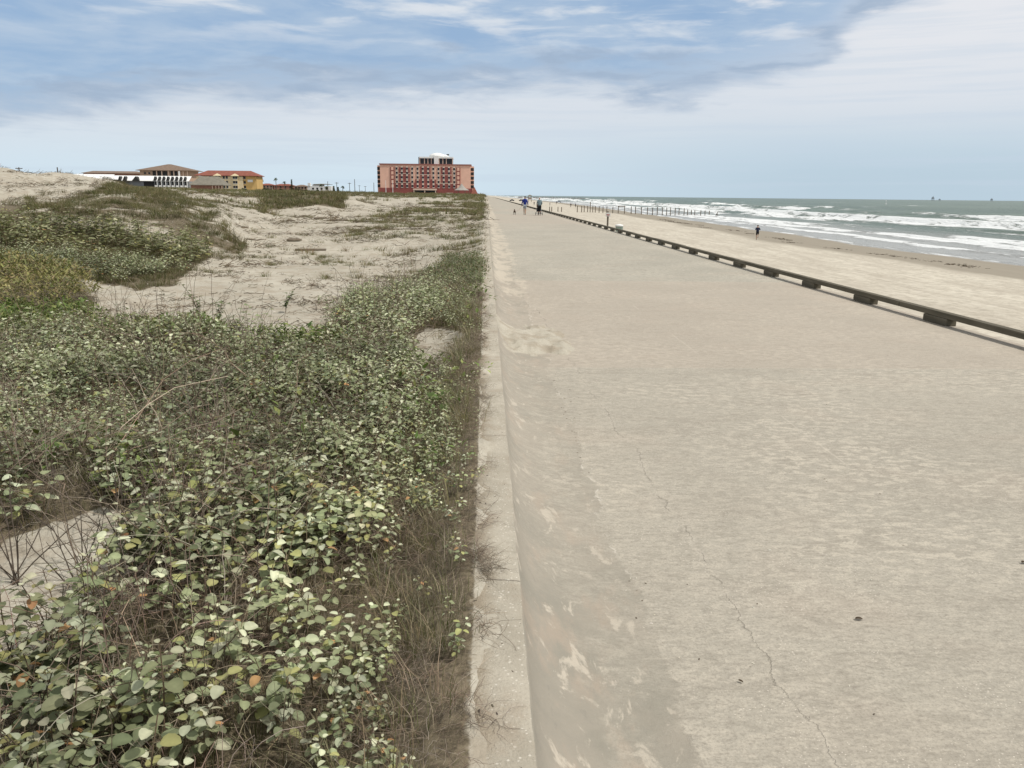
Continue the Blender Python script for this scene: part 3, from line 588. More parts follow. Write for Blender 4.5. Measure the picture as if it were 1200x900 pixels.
farS.build('distant_dune_scrub', M['grass'], 'low dark green scrub along the far dune ridge', 'scrub')
X, Y = cand(4, 13, 80); z = zones(X, Y); k = rng.random(len(X)) < np.where(z['near'] | z['green'], .03+.5*sm(.56, .62, fbm(X*.7, Y*.9, 3, 250)) * .25, 0); k |= (z['green'] & (rng.random(len(X)) < .85*sm(.35, .5, fbm(X*.8, Y*.8, 3, 255)))); X, Y = X[k], Y[k]
grS.put(pg, X, Y, gz(X, Y)+.02, rng.uniform(.9, 1.7, len(X)), tn(len(X), .2, .06))
X, Y = cand(8, 13, 160); z = zones(X, Y); k = z['green'] & (rng.random(len(X)) < .8*sm(.35, .5, fbm(X*.8, Y*.8, 3, 255))); X, Y = X[k], Y[k]
grS.put(pg, X, Y, gz(X, Y)+.03, rng.uniform(.9, 1.7, len(X)), tn(len(X), .2, .06))
grS.build('fresh_green_vine', M['leaf'], 'fresh bright green creeping vine at the edge of the bare sand', 'vine')
X, Y = cand(9, 26, 90, -.75, -.40); z = zones(X, Y); k = z['yel'] & (rng.random(len(X)) < .8); X, Y = X[k], Y[k]
yelS.put(py_, X, Y, gz(X, Y)+rng.uniform(0, .25, len(X)), rng.uniform(1, 1.8, len(X)), tn(len(X), .2, .06)); yelS.build('yellow_green_scrub', M['leaf'], 'mounded yellow green scrub at the foot of the left dune', 'shrub')
X, Y = cand(13, 30, 90, -.12, 0); z = zones(X, Y); k = z['teal'] & (rng.random(len(X)) < .8); X, Y = X[k], Y[k]
tealS.put(pt, X, Y, gz(X, Y)+rng.uniform(0, .05, len(X)), rng.uniform(.7, 1.3, len(X)), tn(len(X), .2, .06)); tealS.build('blue_green_creeper', M['leaf'], 'blue green creeper spilling onto the wall beyond the leafy plants', 'creeper')
X, Y = cand(9, 24, 70); z = zones(X, Y); k = rng.random(len(X)) < np.where(z['dry'] | z['near'], .7, np.where(z['front'], .45, 0)); X, Y = X[k], Y[k]
k = X < -.2; X, Y = X[k], Y[k]
dryS.put(psc, X, Y, gz(X, Y), rng.uniform(.35, .9, len(X)), tn(len(X), .2, .05))
dryS.build('straw_grass', M['grass'], 'short dry straw coloured grass between the leafy plants and the wall', 'dry grass')

# shells and debris on the bare sand, seaweed on the tideline
sd = Scatter(); peb = []
for i in range(5):
    r = np.random.default_rng(300+i); p = P(); V, Q = tubeq([(-.01, 0, .004), (0, 0, .008), (.012, 0, .004)], .006, .005, 5); p.add(V*[1, 1, .6], Q, (1, 1, 1)); peb.append(p.done())
X, Y = cand(4, 40, 9); z = zones(X, Y); k = ~(z['near'] | z['dry']) & (rng.random(len(X)) < .6); X, Y = X[k], Y[k]; kk = rng.random(len(X)) < .55
sd.put(peb, X, Y, gz(X, Y)-.002, rng.uniform(.5, 2.2, len(X)), np.where(kk[:, None], np.array([(.62, .58, .5)]), np.array([(.13, .10, .07)]))*tn(len(X), .1, .02), 0)
pf = [twigs(np.random.default_rng(340+i), 9, .16, [(.16, .125, .085), (.10, .08, .055), (.24, .20, .14)], .93, .004, .16) for i in range(6)]
for (y0, y1, dn, s0) in ((8, 20, 10, 1), (20, 50, 3.2, 1.7), (50, 120, .8, 3.2)):
    X, Y = cand(y0, y1, dn); z = zones(X, Y); n = fbm(X*.35, Y*.8, 4, 350); k = ~(z['near'] | z['dry']) & (rng.random(len(X)) < sm(.44, .62, n)*.9+.05); X, Y = X[k], Y[k]
    sd.put(pf, X, Y, gz(X, Y)-.004, s0*rng.uniform(.5, 1.4, len(X)), tn(len(X), .2, .04), .02)
Y = rng.uniform(2, 14, 900); X = np.where(rng.random(900) < .6, .70+rng.normal(0, .09, 900), rng.uniform(.75, 6, 900)); k = (fbm(X*2, Y*1.2, 3, 360) > .5) & (X > .68); X, Y = X[k], Y[k]; kk = rng.random(len(X)) < .6
sd.put(peb, X, Y, np.full(len(X), -.001), rng.uniform(.18, .6, len(X)), np.where(kk[:, None], np.array([(.62, .58, .5)]), np.array([(.16, .13, .10)]))*tn(len(X), .1, .02), 0)
Y = rng.uniform(1.5, 12, 320); X = rng.uniform(-.05, .12, 320); kk = rng.random(320) < .6
sd.put(peb, X, Y, np.full(320, .352), rng.uniform(.18, .6, 320), np.where(kk[:, None], np.array([(.6, .56, .48)]), np.array([(.12, .10, .08)]))*tn(320, .1, .02), 0)
sd.build('shell_and_twig_litter', M['twig'], 'scattered broken shells and dark plant bits on the sand, wall cap and walkway', 'litter')
wdS = Scatter(); r = np.random.default_rng(5); pw = [twigs(np.random.default_rng(310+i), 14, .5, [(.07, .05, .03), (.10, .075, .045)], .9, .03, .35) for i in range(5)]
Y = rng.uniform(40, 200, 1500); s = rng.normal(-9.0, .55, len(Y))+(fbm(Y*.08, Y*0, 3, 320)-.5)*4; k = fbm(Y*.25, Y*0, 3, 330) > .46; Y, s = Y[k], s[k]; X = shore(Y)+s
wdS.put(pw, X, Y, bz(X, Y), rng.uniform(.08, .35, len(X)), tn(len(X)), .1); wdS.build('seaweed_line', M['twig'], 'broken line of dark seaweed along the high tide mark', 'seaweed')

# ------------------------------------------------------------------ bare shrubs, seedlings, driftwood, odd bits
def bare_shrub(x, y, h, n, seed, label, grp='bare twiggy shrubs in the near plants'):
    r = np.random.default_rng(seed); e = empty('bare_shrub', (x, y, float(gz(x, y))-.02), label, 'bare shrub', grp)
    p = P()
    def br(pt, a, el, L, rad, dep):
        pts = [pt]; q = np.array(pt, float); aa, ee = a, el
        for k in range(5):
            aa += r.uniform(-.22, .22); ee += r.uniform(-.12, .14); q = q+np.array([math.cos(aa)*math.cos(ee), math.sin(aa)*math.cos(ee), math.sin(ee)])*L/5; pts.append(q.copy())
        V, Q = tubeq(pts, rad, rad*.5, 4); p.add(V, Q, np.array((.13, .105, .085))*r.uniform(.7, 1.3))
        if dep:
            for k in range(r.integers(2, 4)): i = r.integers(2, 6); br(pts[i], aa+r.uniform(-1.2, 1.2), ee+r.uniform(-.5, .2), L*r.uniform(.35, .6), rad*.5, dep-1)
    for k in range(n): br((r.uniform(-.04, .04), r.uniform(-.04, .04), 0), r.uniform(0, 6.28), r.uniform(.85, 1.5), h*r.uniform(.7, 1.15), .0036, 2)
    V, Q, C = p.done(); npmesh('branches', V, Q, M['twig'], e, colors=C); return e
for i, (px, pyy, h, n, lb) in enumerate([(100, 690, .42, 8, 'bare shrub with upright dark stems in front of the left sand hummock'), (20, 690, .46, 9, 'leftmost bare shrub at the left frame edge by the hummock'), (205, 640, .30, 4, 'sparse bare shrub right of the sand hummock'), (145, 650, .36, 7, 'fan shaped bare shrub in the middle of the sand hummock')]):
    x, y, _ = atz(px, pyy, .12); bare_shrub(x, y, h, n, 400+i, lb)
for i, (px, pyy, h) in enumerate([(145, 392, .5), (163, 395, .42), (232, 398, .35), (82, 400, .38)]):
    x, y, _ = atz(px, pyy, .12); bare_shrub(x, y, h, 3, 420+i, ['tall thin dead stalks standing at the left of the sand edge', 'short forked dead stalks right beside the tall ones', 'dead stalks at the sand edge below the leafy seedling', 'low dead stalks beside the fresh green vine'][i], 'dead stalks along the sand edge')
def seedling(px, pyy, s, seed, label):
    r = np.random.default_rng(seed); x, y, _ = atz(px, pyy, .1); e = empty('seedling', (x, y, float(gz(x, y))-.01), label, 'plant', 'small plants on the open sand'); p = P(); q = P()
    for k in range(5):
        a = r.uniform(0, 6.28); L = s*r.uniform(.6, 1); pts = [(math.cos(a)*L*.4*t*t, math.sin(a)*L*.4*t*t, L*t) for t in np.linspace(0, 1, 5)]; V, Q = tubeq(pts, .005, .002); p.add(V, Q, (.17, .14, .10))
        for t in np.linspace(.35, 1, 6):
            V, Q = leafq(.07, .045, 0); V = V @ rotm(r.uniform(0, 6.28), r.uniform(-.2, .6), 0).T+(math.cos(a)*L*.4*t*t, math.sin(a)*L*.4*t*t, L*t); q.add(V, Q, np.array((.17, .20, .10))*r.uniform(.7, 1.2))
    V, Q, C = p.done(); npmesh('stems', V, Q, M['twig'], e, colors=C); V, Q, C = q.done(); npmesh('leaves', V, Q, M['leaf'], e, colors=C)
seedling(234, 376, .55, 1, 'leafy seedling on open sand just above the near plant edge'); seedling(256, 377, .4, 2, 'smaller seedling right of the leafy one near the plant edge')
seedling(335, 368, .35, 3, 'round dark seedling alone on the sand left of the leafy mound')
def drift(px, pyy, L, r0, ang, label, flat=False):
    x, y, _ = atz(px, pyy, .1); z = float(gz(x, y)); m = MB()
    if flat: m.box(-L/2, L/2, -r0, r0, 0, .07)
    else:
        pts = [(-L/2+L*k/6, random.uniform(-.04, .04)*L, r0*.6+random.uniform(-.02, .03)*L) for k in range(7)]; m.tube(pts, [r0*.5, r0, r0*.95, r0, r0*.8, r0*.7, r0*.3], 8)
        m.tube([pts[3], (pts[3][0]+.18*L, .12*L, r0+.08*L)], [r0*.4, r0*.2], 6)
    o = m.build('driftwood', M['drift'], bevel=.01 if flat else 0, smooth=not flat); o.location = (x, y, z); o.rotation_euler = (0, 0, ang); tag(o, label, 'driftwood', 'driftwood on the sand flat')
for a in [(282, 270, .75, .07, -.05, 'dark squared driftwood stump by the foot of the left dune', True), (345, 284, .55, .07, .3, 'tapered dark driftwood in the middle of the sand flat'), (364, 290, 1.0, .12, .12, 'pale flat weathered board half buried in the sand flat', True), (360, 255, 1.3, .06, -.1, 'thin driftwood pole below the right dune hillock'),
          (377, 259, 1.0, .09, .1, 'short thick driftwood right of the thin pole'), (400, 261, 1.8, .07, .05, 'long low driftwood below the tip of the hillock'), (296, 284, .9, .03, .0, 'slim stick lying at the foot of the left dune'), (298, 345, .36, .010, .1, 'small forked twig lying on sand in the left foreground flat'), (341, 262, .5, .06, .4, 'small dark driftwood lump above the tapered piece'), (266, 265, .3, .05, .4, 'tiny driftwood chunk beside the left dune')]: drift(*a)
def debris(px, pyy, L, W, ang, label, mat):
    x, y, _ = atz(px, pyy, 0); V, Q = leafq(L, W, 0, .25, .12); o = npmesh('dead_leaf', V, Q, mat); o.location = (x, y, .008); o.rotation_euler = (0, 0, ang); s = o.modifiers.new('thick', 'SOLIDIFY'); s.thickness = .002; tag(o, label, 'leaf')
debris(1002, 727, .036, .018, .1, 'dark dead leaf lying on the open walkway at right', M['weed']); debris(865, 799, .02, .010, -.7, 'tiny dark leaf fragment near the front of the walkway', M['weed']); debris(1197, 661, .03, .02, .3, 'dark leaf scrap at the right edge of the walkway', M['weed'])
# sand spilled over the wall onto the walkway
nx, ny = 60, 90; ux = np.linspace(.13, 1.35, nx); uy = np.linspace(8.6, 13.2, ny); A, B = np.meshgrid(ux, uy)
wz = np.interp(A, [c[0] for c in wk[:14]], [c[1] for c in wk[:14]])
bl = 1-((A-(.62+.0*B))/(.52))**2-((B-10.6)/(1.25))**2-(fbm(A*4, B*2.5, 4, 500)-.5)*1.6; bl = np.maximum(bl, 1-((A-.30)/.20)**2-((B-10.9)/.55)**2)
o = npmesh('spilled_sand', np.stack([A, B, wz-.02+.10*sm(-.1, 1.0, bl)*(.7+.6*fbm(A*9, B*7, 3, 510))], -1).reshape(-1, 3), grid_quads(ny, nx), M['sand'], attrs={'cover': np.full(nx*ny, .30)}, smooth=True)
tag(o, 'small drift of loose sand spilled over the wall onto the walkway', 'sand', kind='stuff')

# ------------------------------------------------------------------ people
def skinfig(name, J, E, Rd, mat, parent, root=0, sub=2):
    me = bpy.data.meshes.new(name); me.from_pydata(J, E, []); me.update(); o = bpy.data.objects.new(name, me); COL.objects.link(o)
    md = o.modifiers.new('skin', 'SKIN'); md.use_smooth_shade = True
    for i, r_ in enumerate(Rd):
        sv = me.skin_vertices[0].data[i]; sv.radius = r_ if hasattr(r_, '__len__') else (r_, r_); sv.use_root = (i == root)
    sb = o.modifiers.new('sub', 'SUBSURF'); sb.levels = sub; sb.render_levels = sub
    dg = bpy.context.evaluated_depsgraph_get(); m2 = bpy.data.meshes.new_from_object(o.evaluated_get(dg)); bpy.data.objects.remove(o)
    m2.materials.clear(); m2.materials.append(mat); m2.name = name
    o = bpy.data.objects.new(name, m2); COL.objects.link(o); o.parent = parent
    return o
def person(loc, rz, label, armL, armR, legL, legR, top, bottom, hairm, shorts=False, hood=False, lean=0, group=None, skinm=None, scale=1, hang=None):
    """arm: (elbow, wrist), leg: (knee, ankle, toe); +Y is the way the person faces"""
    skinm = skinm or M['skin']; e = empty('person', loc, label, 'person', group, rz); e.scale = (scale,)*3
    L = lambda z: lean*(z-.95); J = [(0, 0, .96), (0, L(1.12), 1.12), (0, L(1.32), 1.32), (0, L(1.46), 1.46), (0, L(1.53)+.01, 1.53), (0, L(1.60)+.02, 1.60), (0, L(1.70)+.02, 1.69), (0, L(1.74)+.01, 1.76)]
    Rd = [(.14, .10), (.125, .09), (.15, .10), (.10, .07), (.052, .052), (.072, .085), (.078, .095), (.045, .055)]; E = [(i, i+1) for i in range(7)]
    def add(p, par, r): J.append(tuple(p)); Rd.append(r); E.append((par, len(J)-1)); return len(J)-1
    add((0, L(1.63)+.115, 1.63), 5, .012)                       # nose
    for s in (-1, 1): add((s*.082, L(1.64)+.015, 1.645), 5, .014)   # ears
    tops = []
    for s, (el, wr) in ((-1, armL), (1, armR)):
        sh = add((s*.175, L(1.42), 1.42), 3, .058); ei = add(el, sh, .042); wi = add(wr, ei, .027); d = (Vector(wr)-Vector(el)).normalized(); sd = Vector((s, 0, 0)); sd = (sd-d*sd.dot(d)).normalized(); n = d.cross(sd)
        pm = Vector(wr)+d*.05; pi_ = add(pm, wi, (.036, .02))
        for k in range(4):
            b_ = pm+d*.035+n*(k-1.5)*.020; l_ = [.055, .07, .066, .05][k]; i1 = add(b_, pi_, .010); i2 = add(b_+d*l_*.6-sd*.008, i1, .009); add(b_+d*l_-sd*.026, i2, .0075)
        tb = Vector(wr)+d*.02-n*.035; i1 = add(tb, wi, .012); add(tb+d*.035-n*.018, i1, .009)
        tops.append((Vector(sh and J[sh]), Vector(el), Vector(wr)))
    legs = []
    for s, (kn, an, to) in ((-1, legL), (1, legR)):
        hp = add((s*.09, 0, .90), 0, .085); k = add(kn, hp, .056); cf = (Vector(kn)*.65+Vector(an)*.35)+Vector((0, -.02, 0)); c_ = add(cf, k, .052); a = add(an, c_, .034); add(to, a, (.035, .025)); legs.append((J[hp], kn, an, to))
    skinfig('body', J, E, Rd, skinm, e)
    # top garment
    J2 = [(0, L(1.30), 1.30), (0, L(1.10), 1.10), (0, 0, .90), (0, L(1.46), 1.47)]; R2 = [(.185, .135), (.175, .13), (.18, .14), (.12, .09)]; E2 = [(0, 1), (1, 2), (0, 3)]
    for sh, el, wr in tops:
        i = len(J2); J2 += [tuple(sh), tuple(el), tuple(el+(wr-el)*(.95 if not shorts or hood else .2))]; R2 += [.078, .062, .045]; E2 += [(3, i), (i, i+1), (i+1, i+2)]
    if hood: i = len(J2); J2 += [(0, L(1.5)-.06, 1.54)]; R2 += [(.095, .07)]; E2 += [(3, i)]
    skinfig('jacket' if hood else 'shirt', J2, E2, R2, top, e)
    J3 = [(0, 0, .93)]; R3 = [(.165, .125)]; E3 = []
    for hp, kn, an, to in legs:
        i = len(J3); kk = Vector(hp).lerp(Vector(kn), .8 if shorts else 1); J3 += [hp, tuple(kk)]; R3 += [.105, .085 if shorts else .073]; E3 += [(0, i), (i, i+1)]
        if not shorts: J3.append(an); R3.append(.055); E3.append((i+1, i+2))
    skinfig('shorts' if shorts else 'trousers', J3, E3, R3, bottom, e)
    for hp, kn, an, to in legs:
        a = Vector(an); t = Vector(to); skinfig('shoe', [tuple(a+Vector((0, -.03, -.05))), tuple(a.lerp(t, .55)+Vector((0, 0, -.022))), tuple(t+Vector((0, .03, -.008)))], [(0, 1), (1, 2)], [(.045, .042), (.045, .038), (.04, .028)], M['shoe'], e, sub=1)
    skinfig('hair', [(0, L(1.7)-.03, 1.66), (0, L(1.7)-.02, 1.73), (0, L(1.75)+.02, 1.785)], [(0, 1), (1, 2)], [(.085, .075), (.095, .095), (.06, .07)], hairm, e, sub=1)
    return e
x1, y1, _ = aty(615, 252, 83)
p1 = person((x1, y1, 0), 0, 'person walking away in a blue hooded jacket and grey shorts, holding a dog lead', ((-.27, -.02, 1.16), (-.31, .10, .95)), ((.27, -.03, 1.16), (.30, .05, .92)), ((-.08, .12, .50), (-.06, .16, .09), (-.06, .30, .04)), ((.07, .02, .49), (.05, -.20, .13), (.05, -.08, .04)), M['blue'], M['grey'], M['hair'], shorts=True, hood=True, skinm=M['tanskin'])
x2, y2, _ = aty(632, 253, 81)
p2 = person((x2, y2, 0), 0, 'person in a grey jacket and black trousers pushing a stroller', ((-.24, .08, 1.18), (-.20, .33, 1.05)), ((.24, .08, 1.18), (.20, .33, 1.05)), ((-.09, .10, .50), (-.10, .10, .09), (-.10, .24, .04)), ((.09, .0, .50), (.08, -.18, .12), (.08, -.05, .04)), M['greyj'], M['black'], M['whair'], hood=True, scale=.97)
xd, yd, _ = aty(603, 251, 83.6)
dog = empty('dog', (xd, yd, 0), 'small brown dog walking on a lead beside the blue jacket', 'dog'); dog.scale = (1.2,)*3
J = [(0, -.02, .27), (0, -.17, .27), (0, .15, .28), (0, .23, .33), (0, .29, .38), (0, .37, .36), (0, -.24, .33), (0, -.27, .42)]; E = [(0, 1), (0, 2), (2, 3), (3, 4), (4, 5), (1, 6), (6, 7)]; Rd = [(.075, .08), (.065, .07), (.08, .09), (.05, .05), (.05, .05), (.022, .02), .018, .012]
for s in (-1, 1):
    i = len(J); J += [(s*.06, .15, .20), (s*.06, .13, .12), (s*.06, .15, .02), (s*.06, .18, .012)]; E += [(2, i), (i, i+1), (i+1, i+2), (i+2, i+3)]; Rd += [.035, .02, .016, .014]
    i = len(J); J += [(s*.06, -.16, .20), (s*.06, -.12, .15), (s*.06, -.22, .09), (s*.06, -.20, .02), (s*.06, -.17, .012)]; E += [(1, i), (i, i+1), (i+1, i+2), (i+2, i+3), (i+3, i+4)]; Rd += [.04, .028, .016, .015, .014]
    i = len(J); J += [(s*.035, .275, .44)]; E += [(4, i)]; Rd += [.014]
skinfig('body', J, E, Rd, M['fur'], dog)
hd = p1.matrix_basis @ Vector((-.31, .14, .90)); a = Vector((x1-.31, y1+.14, .90)); b = Vector((xd, yd+.2, .40))
o = MB().tube([tuple(a.lerp(b, t)-Vector((0, 0, .25*math.sin(PI*t)))) for t in np.linspace(0, 1, 10)], .006, 5).build('dog_lead', M['redwhite']); tag(o, 'thin slack lead running from the blue jacket walker to the dog', 'lead')
st = empty('stroller', (x2, y2+.75, 0), 'black stroller with wide wheels pushed along the walkway by the person in grey', 'stroller')
def wheel(x, y, r, w=.04):
    m = MB(); m.lathe(0, 0, [(r-.025, -w/2), (r, -w/2+.008), (r, w/2-.008), (r-.025, w/2)], 20); o = m.build('wheel', M['rubber'], st, smooth=False); o.location = (x, y, r); o.rotation_euler = (0, PI/2, 0)
for s in (-1, 1): wheel(s*.32, -.15, .15)
wheel(0, .55, .13)
MB().tube([(-.32, -.15, .15), (.32, -.15, .15)], .014).tube([(-.24, -.15, .15), (-.22, .1, .6), (-.20, -.40, 1.05), (.20, -.40, 1.05), (.22, .1, .6), (.24, -.15, .15)], .016).tube([(-.22, .1, .6), (0, .55, .14), (.22, .1, .6)], .014).build('frame', M['steel'], st)
MB().box(-.2, .2, -.1, .4, .35, .5, (.02, .02)).box(-.2, .2, -.16, -.06, .45, .95, (.02, .0)).build('seat', M['black'], st, bevel=.02)
MB().tube([(-.21, -.05, .95), (-.21, .12, 1.02), (-.21, .3, .98)], .02).lathe(0, .08, [(.05, 1.06), (.16, 1.03), (.23, .95), (.235, .82)], 14).build('hood', M['black'], st)
xr, yr, _ = aty(887, 282, 100); zr = float(bz(xr, yr))
person((xr, yr, zr+.03), -.25, 'person in a dark shirt and black shorts running along the beach', ((-.26, -.18, 1.22), (-.22, .10, 1.20)), ((.28, .05, 1.18), (.20, .25, 1.32)), ((-.09, .05, .50), (-.07, .06, .09), (-.07, .20, .04)), ((.10, .30, .62), (.09, -.02, .40), (.09, .0, .27)), M['navy'], M['black'], M['hair'], shorts=True, skinm=M['tanskin'], lean=.12)
far = person((14, 300, -2.7), .4, 'x', ((-.27, -.02, 1.16), (-.31, .06, .92)), ((.27, -.03, 1.16), (.30, .05, .92)), ((-.10, .02, .50), (-.10, .0, .09), (-.10, .14, .04)), ((.10, .06, .50), (.10, .02, .09), (.10, .16, .04)), M['navy'], M['black'], M['hair'], group='far beachgoers')
fl = ['far figure on the bright sand nearest the wall', 'far figure standing alone in mid beach', 'far figure beside the waterline left of the posts', 'far figure at the edge of the surf', 'very small figure beyond the stroller on the pale sand']
for i, (px, pyy, d) in enumerate([(626, 234.6, 420), (644.5, 236, 400), (669, 238, 380), (674.5, 238, 380), (652, 234.5, 520)]):
    c = far if i == 0 else copy_tree(far)
    x, y, _ = aty(px, pyy, d); c.location = (x, y, float(bz(np.array(x), np.array(y)))); c['label'] = fl[i]; c.rotation_euler[2] = i*1.3

# ------------------------------------------------------------------ beach furniture
x, y = 7.62, 52.5
sp = empty('sign_post', (x, y, -.3), 'short wooden post carrying a small pale sign just behind the timber rail', 'sign')
MB().box(-.05, .05, -.05, .05, 0, 1.15).build('post', M['post'], sp, bevel=.01); MB().box(-.15, .15, -.085, -.055, .93, 1.16).build('sign_board', M['signface'], sp, bevel=.01)
MB().box(-.10, .10, -.090, -.0855, 1.03, 1.07).box(-.07, .07, -.090, -.0855, .97, .995).build('sign_marking', M['signink'], sp); MB().box(-.06, .06, -.07, .07, 1.17, 1.25, (.03, .03)).build('post_cap', M['post'], sp)
tb = empty('litter_bin', (8.2, 51.5, -.80), 'pale green litter bin with a white liner on the apron behind the sign', 'bin')
MB().lathe(0, 0, [(.20, 0), (.22, .05), (.23, .85), (.24, .86)], 18).build('barrel', M['teal'], tb, smooth=True); MB().lathe(0, 0, [(.245, .86), (.25, .93), (.22, .97), (.18, .95), (.10, 1.0)], 18).build('liner', M['white'], tb, smooth=True)
GP = 'posts across the beach'
def bpost(px, ybase, h, label, tilt=0, Yd=255):
    x, y, _ = aty(px, ybase, Yd); z = max(float(bz(np.array(x), np.array(y))), SEA-.9); m = MB().tube([(0, 0, -.3), (0, 0, h)], [.13, .12], 8); m.lathe(0, 0, [(.12, h), (.09, h+.05)], 8)
    o = m.build('beach_post', M['post']); o.location = (x, y, z); o.rotation_euler = (tilt*.3, tilt, 0); return tag(o, label, 'post', GP)
L1 = 'grey wooden bollard in the row across the dry beach behind the sign'; L2 = 'grey wooden bollard of the row standing in the shallow surf'
for i, px in enumerate([676.5, 681.5, 684.5, 688.5, 694.5, 697.5, 702, 706.5, 711, 718]): bpost(px, 250, 1.9, L1)
bpost(691.5, 250, 3.0, 'taller dark post with a small plate among the beach bollards')
for i, px in enumerate([739.5, 744.5, 751.5, 758.5, 764.5]): bpost(px, 252, 2.2, L1)
for i, px in enumerate([770, 776, 781, 785.5, 791, 795.5, 801.5, 805.5, 810, 814, 821, 826, 831]): bpost(px, 253, 2.5 if i < 7 else 2.1, L2)
bpost(837, 254, 2.0, 'tilted bollard near the seaward end of the row', .5); bpost(845, 254, 1.9, 'last bollard leaning hard over in the surf', -.8)
for i, px in enumerate([644, 646.5]): bpost(px, 248.5, 1.4, ['left post of the dark pair beside the rail', 'right post of the dark pair beside the rail'][i])
for i, px in enumerate([653.8, 658]): bpost(px, 249, 1.4, ['left post of the pale pair on the upper beach', 'right post of the pale pair on the upper beach'][i])
x, y, _ = aty(728, 252, 255); zb_ = float(bz(np.array(x), np.array(y))); gt = empty('beach_gate', (x, y, zb_), 'goalpost shaped timber frame in the row of beach bollards', 'gate')
for s in (-1, 1): MB().tube([(s*.95, 0, -.2), (s*.95, 0, 2.0)], .12).build('post', M['post'], gt)
MB().box(-1.1, 1.1, -.09, .09, 2.0, 2.3).build('crossbar', M['post'], gt)
x, y, _ = aty(621, 231, 620); lt = empty('beach_shelter', (x, y, -2.8), 'small roofed shelter on legs far along the beach', 'shelter')
for s in (-1, 1):
    for q in (-1, 1): MB().tube([(s*1.1, q*1.1, 0), (s*1.0, q*1.0, 4.5)], .09).build('leg', M['post'], lt)
MB().box(-1.3, 1.3, -1.3, 1.3, 2.2, 2.4).box(-1.0, 1.0, -1.0, 1.0, 2.4, 3.3).build('cabin', M['tan'], lt); MB().hip(-1.3, 1.3, -1.3, 1.3, 4.4, 5.4, .3).build('roof', M['greyroof'], lt)
jt = MB()
for k in range(140):
    u = random.random(); xx = 74+u*150; yy = 1900+random.uniform(-4, 4); s = random.uniform(1.2, 2.4); zz0 = SEA+random.uniform(-.5, 1.2)*(1.2-u); jt.box(xx-s, xx+s, yy-s, yy+s, zz0-1, zz0+s*.8, (s*.35, s*.3))
tag(jt.build('rock_jetty', M['rock']), 'dark rock jetty reaching into the surf far down the beach', 'jetty')
for i, (px, w) in enumerate([(655, 2.2), (600, 2.0), (611, 2.1)]):
    x, y, _ = aty(px, 232, 720); ve = empty('parked_car', (x, y, float(bz(np.array(max(x, 10.)), np.array(y)))), ['dark parked car by the far waterline', 'dark parked car far away beside the walkway end', 'dark parked car on the far upper beach'][i], 'car', 'cars parked on the far beach', rz=.2*i)
    MB().box(-w, w, -.85, .85, .35, .95, (.08, .06)).build('body', M['navy'] if i else M['grey'], ve, bevel=.05); MB().box(-w*.5, w*.55, -.75, .75, .952, 1.5, (.35, .12)).build('cabin', M['glass'], ve, bevel=.04)
    for sx in (-.6, .6):
        for q in (-1, 1): wh = MB().lathe(0, 0, [(.2, -.1), (.33, -.08), (.33, .08), (.2, .1)], 12).build('wheel', M['rubber'], ve); wh.location = (sx*w, q*.8, .33); wh.rotation_euler = (PI/2, 0, 0)
# offshore
def platform(px, h, label, D=6500, w=14):
    x, y, _ = aty(px, 235, D); e = empty('offshore_platform', (x, y, SEA), label, 'oil platform', 'platforms on the horizon')
    for sx in (-1, 1):
        for sy in (-1, 1): MB().tube([(sx*w*.5, sy*w*.5, -2), (sx*w*.4, sy*w*.4, h*.45)], 1.3).build('leg', M['steel'], e)
    MB().box(-w*.6, w*.6, -w*.6, w*.6, h*.45, h*.52).box(-w*.5, w*.4, -w*.5, w*.5, h*.52, h*.72).build('deck', M['steel'], e); MB().box(-w*.18, w*.18, -w*.18, w*.18, h*.72, h, (w*.1, w*.1)).build('derrick', M['steel'], e)  # pale grey of the far platforms puts distance haze into the colour
platform(1093, 34, 'tallest oil platform on the sea horizon'); platform(1101, 18, 'faint low oil platform right beside the tallest one', 7500, 12); platform(1162, 24, 'oil platform alone near the right edge of the horizon', 6500, 12)
x, y, _ = aty(1038, 240, 950); by_o = empty('marker_buoy', (x, y, SEA-.2), 'small pale marker buoy on the open water below the horizon', 'buoy')
MB().lathe(0, 0, [(.6, -.3), (1.0, .2), (.9, .8), (.3, 1.0)], 14).build('float', M['white'], by_o); MB().lathe(0, 0, [(.25, 1.0), (.2, 3.0), (.45, 3.05), (.4, 4.2), (.1, 4.4)], 10).build('mast', M['white'], by_o)

# ------------------------------------------------------------------ hotel
HD = 590
def Hx(px): return aty(px, 229, HD)[0]
def Hz(py, px=500): return aty(px, py, HD)[2]
hx0, hx1 = Hx(443), Hx(554); z0 = Hz(226); zt = Hz(193.5); cx = (hx0+hx1)/2
ht = empty('hotel', (cx, HD, z0), 'six storey pink and red hotel with a glazed white topped penthouse', 'hotel')
def lx(px): return Hx(px)-cx
def lz(py): return Hz(py)-z0
TOP = zt-z0; RW = lx(551.5); LW = lx(446)
MB().box(LW, RW, 0, 18, -2, TOP).build('wall', M['pink'], ht); MB().box(LW-2.2, LW-.01, 3, 15, 0, TOP-.4).build('end_wing', M['pink'], ht); MB().box(RW+.01, RW+2.2, 3, 15, 0, TOP-.4).build('end_wing', M['pink'], ht)
MB().box(LW-.5, RW+.5, -.5, 18.5, TOP+.01, TOP+.8).build('parapet', M['trim'], ht)
MB().box(lx(458), lx(462.8), -.45, -.01, 2, TOP-1.4).build('red_panel', M['red'], ht); MB().box(lx(535), lx(539.5), -.45, -.01, 2, TOP-1.4).build('red_panel', M['red'], ht)
def red(pa, pb, ya, yb): MB().box(lx(pa), lx(pb), -.30, -.004, lz(yb), lz(ya)).build('red_panel', M['red'], ht)
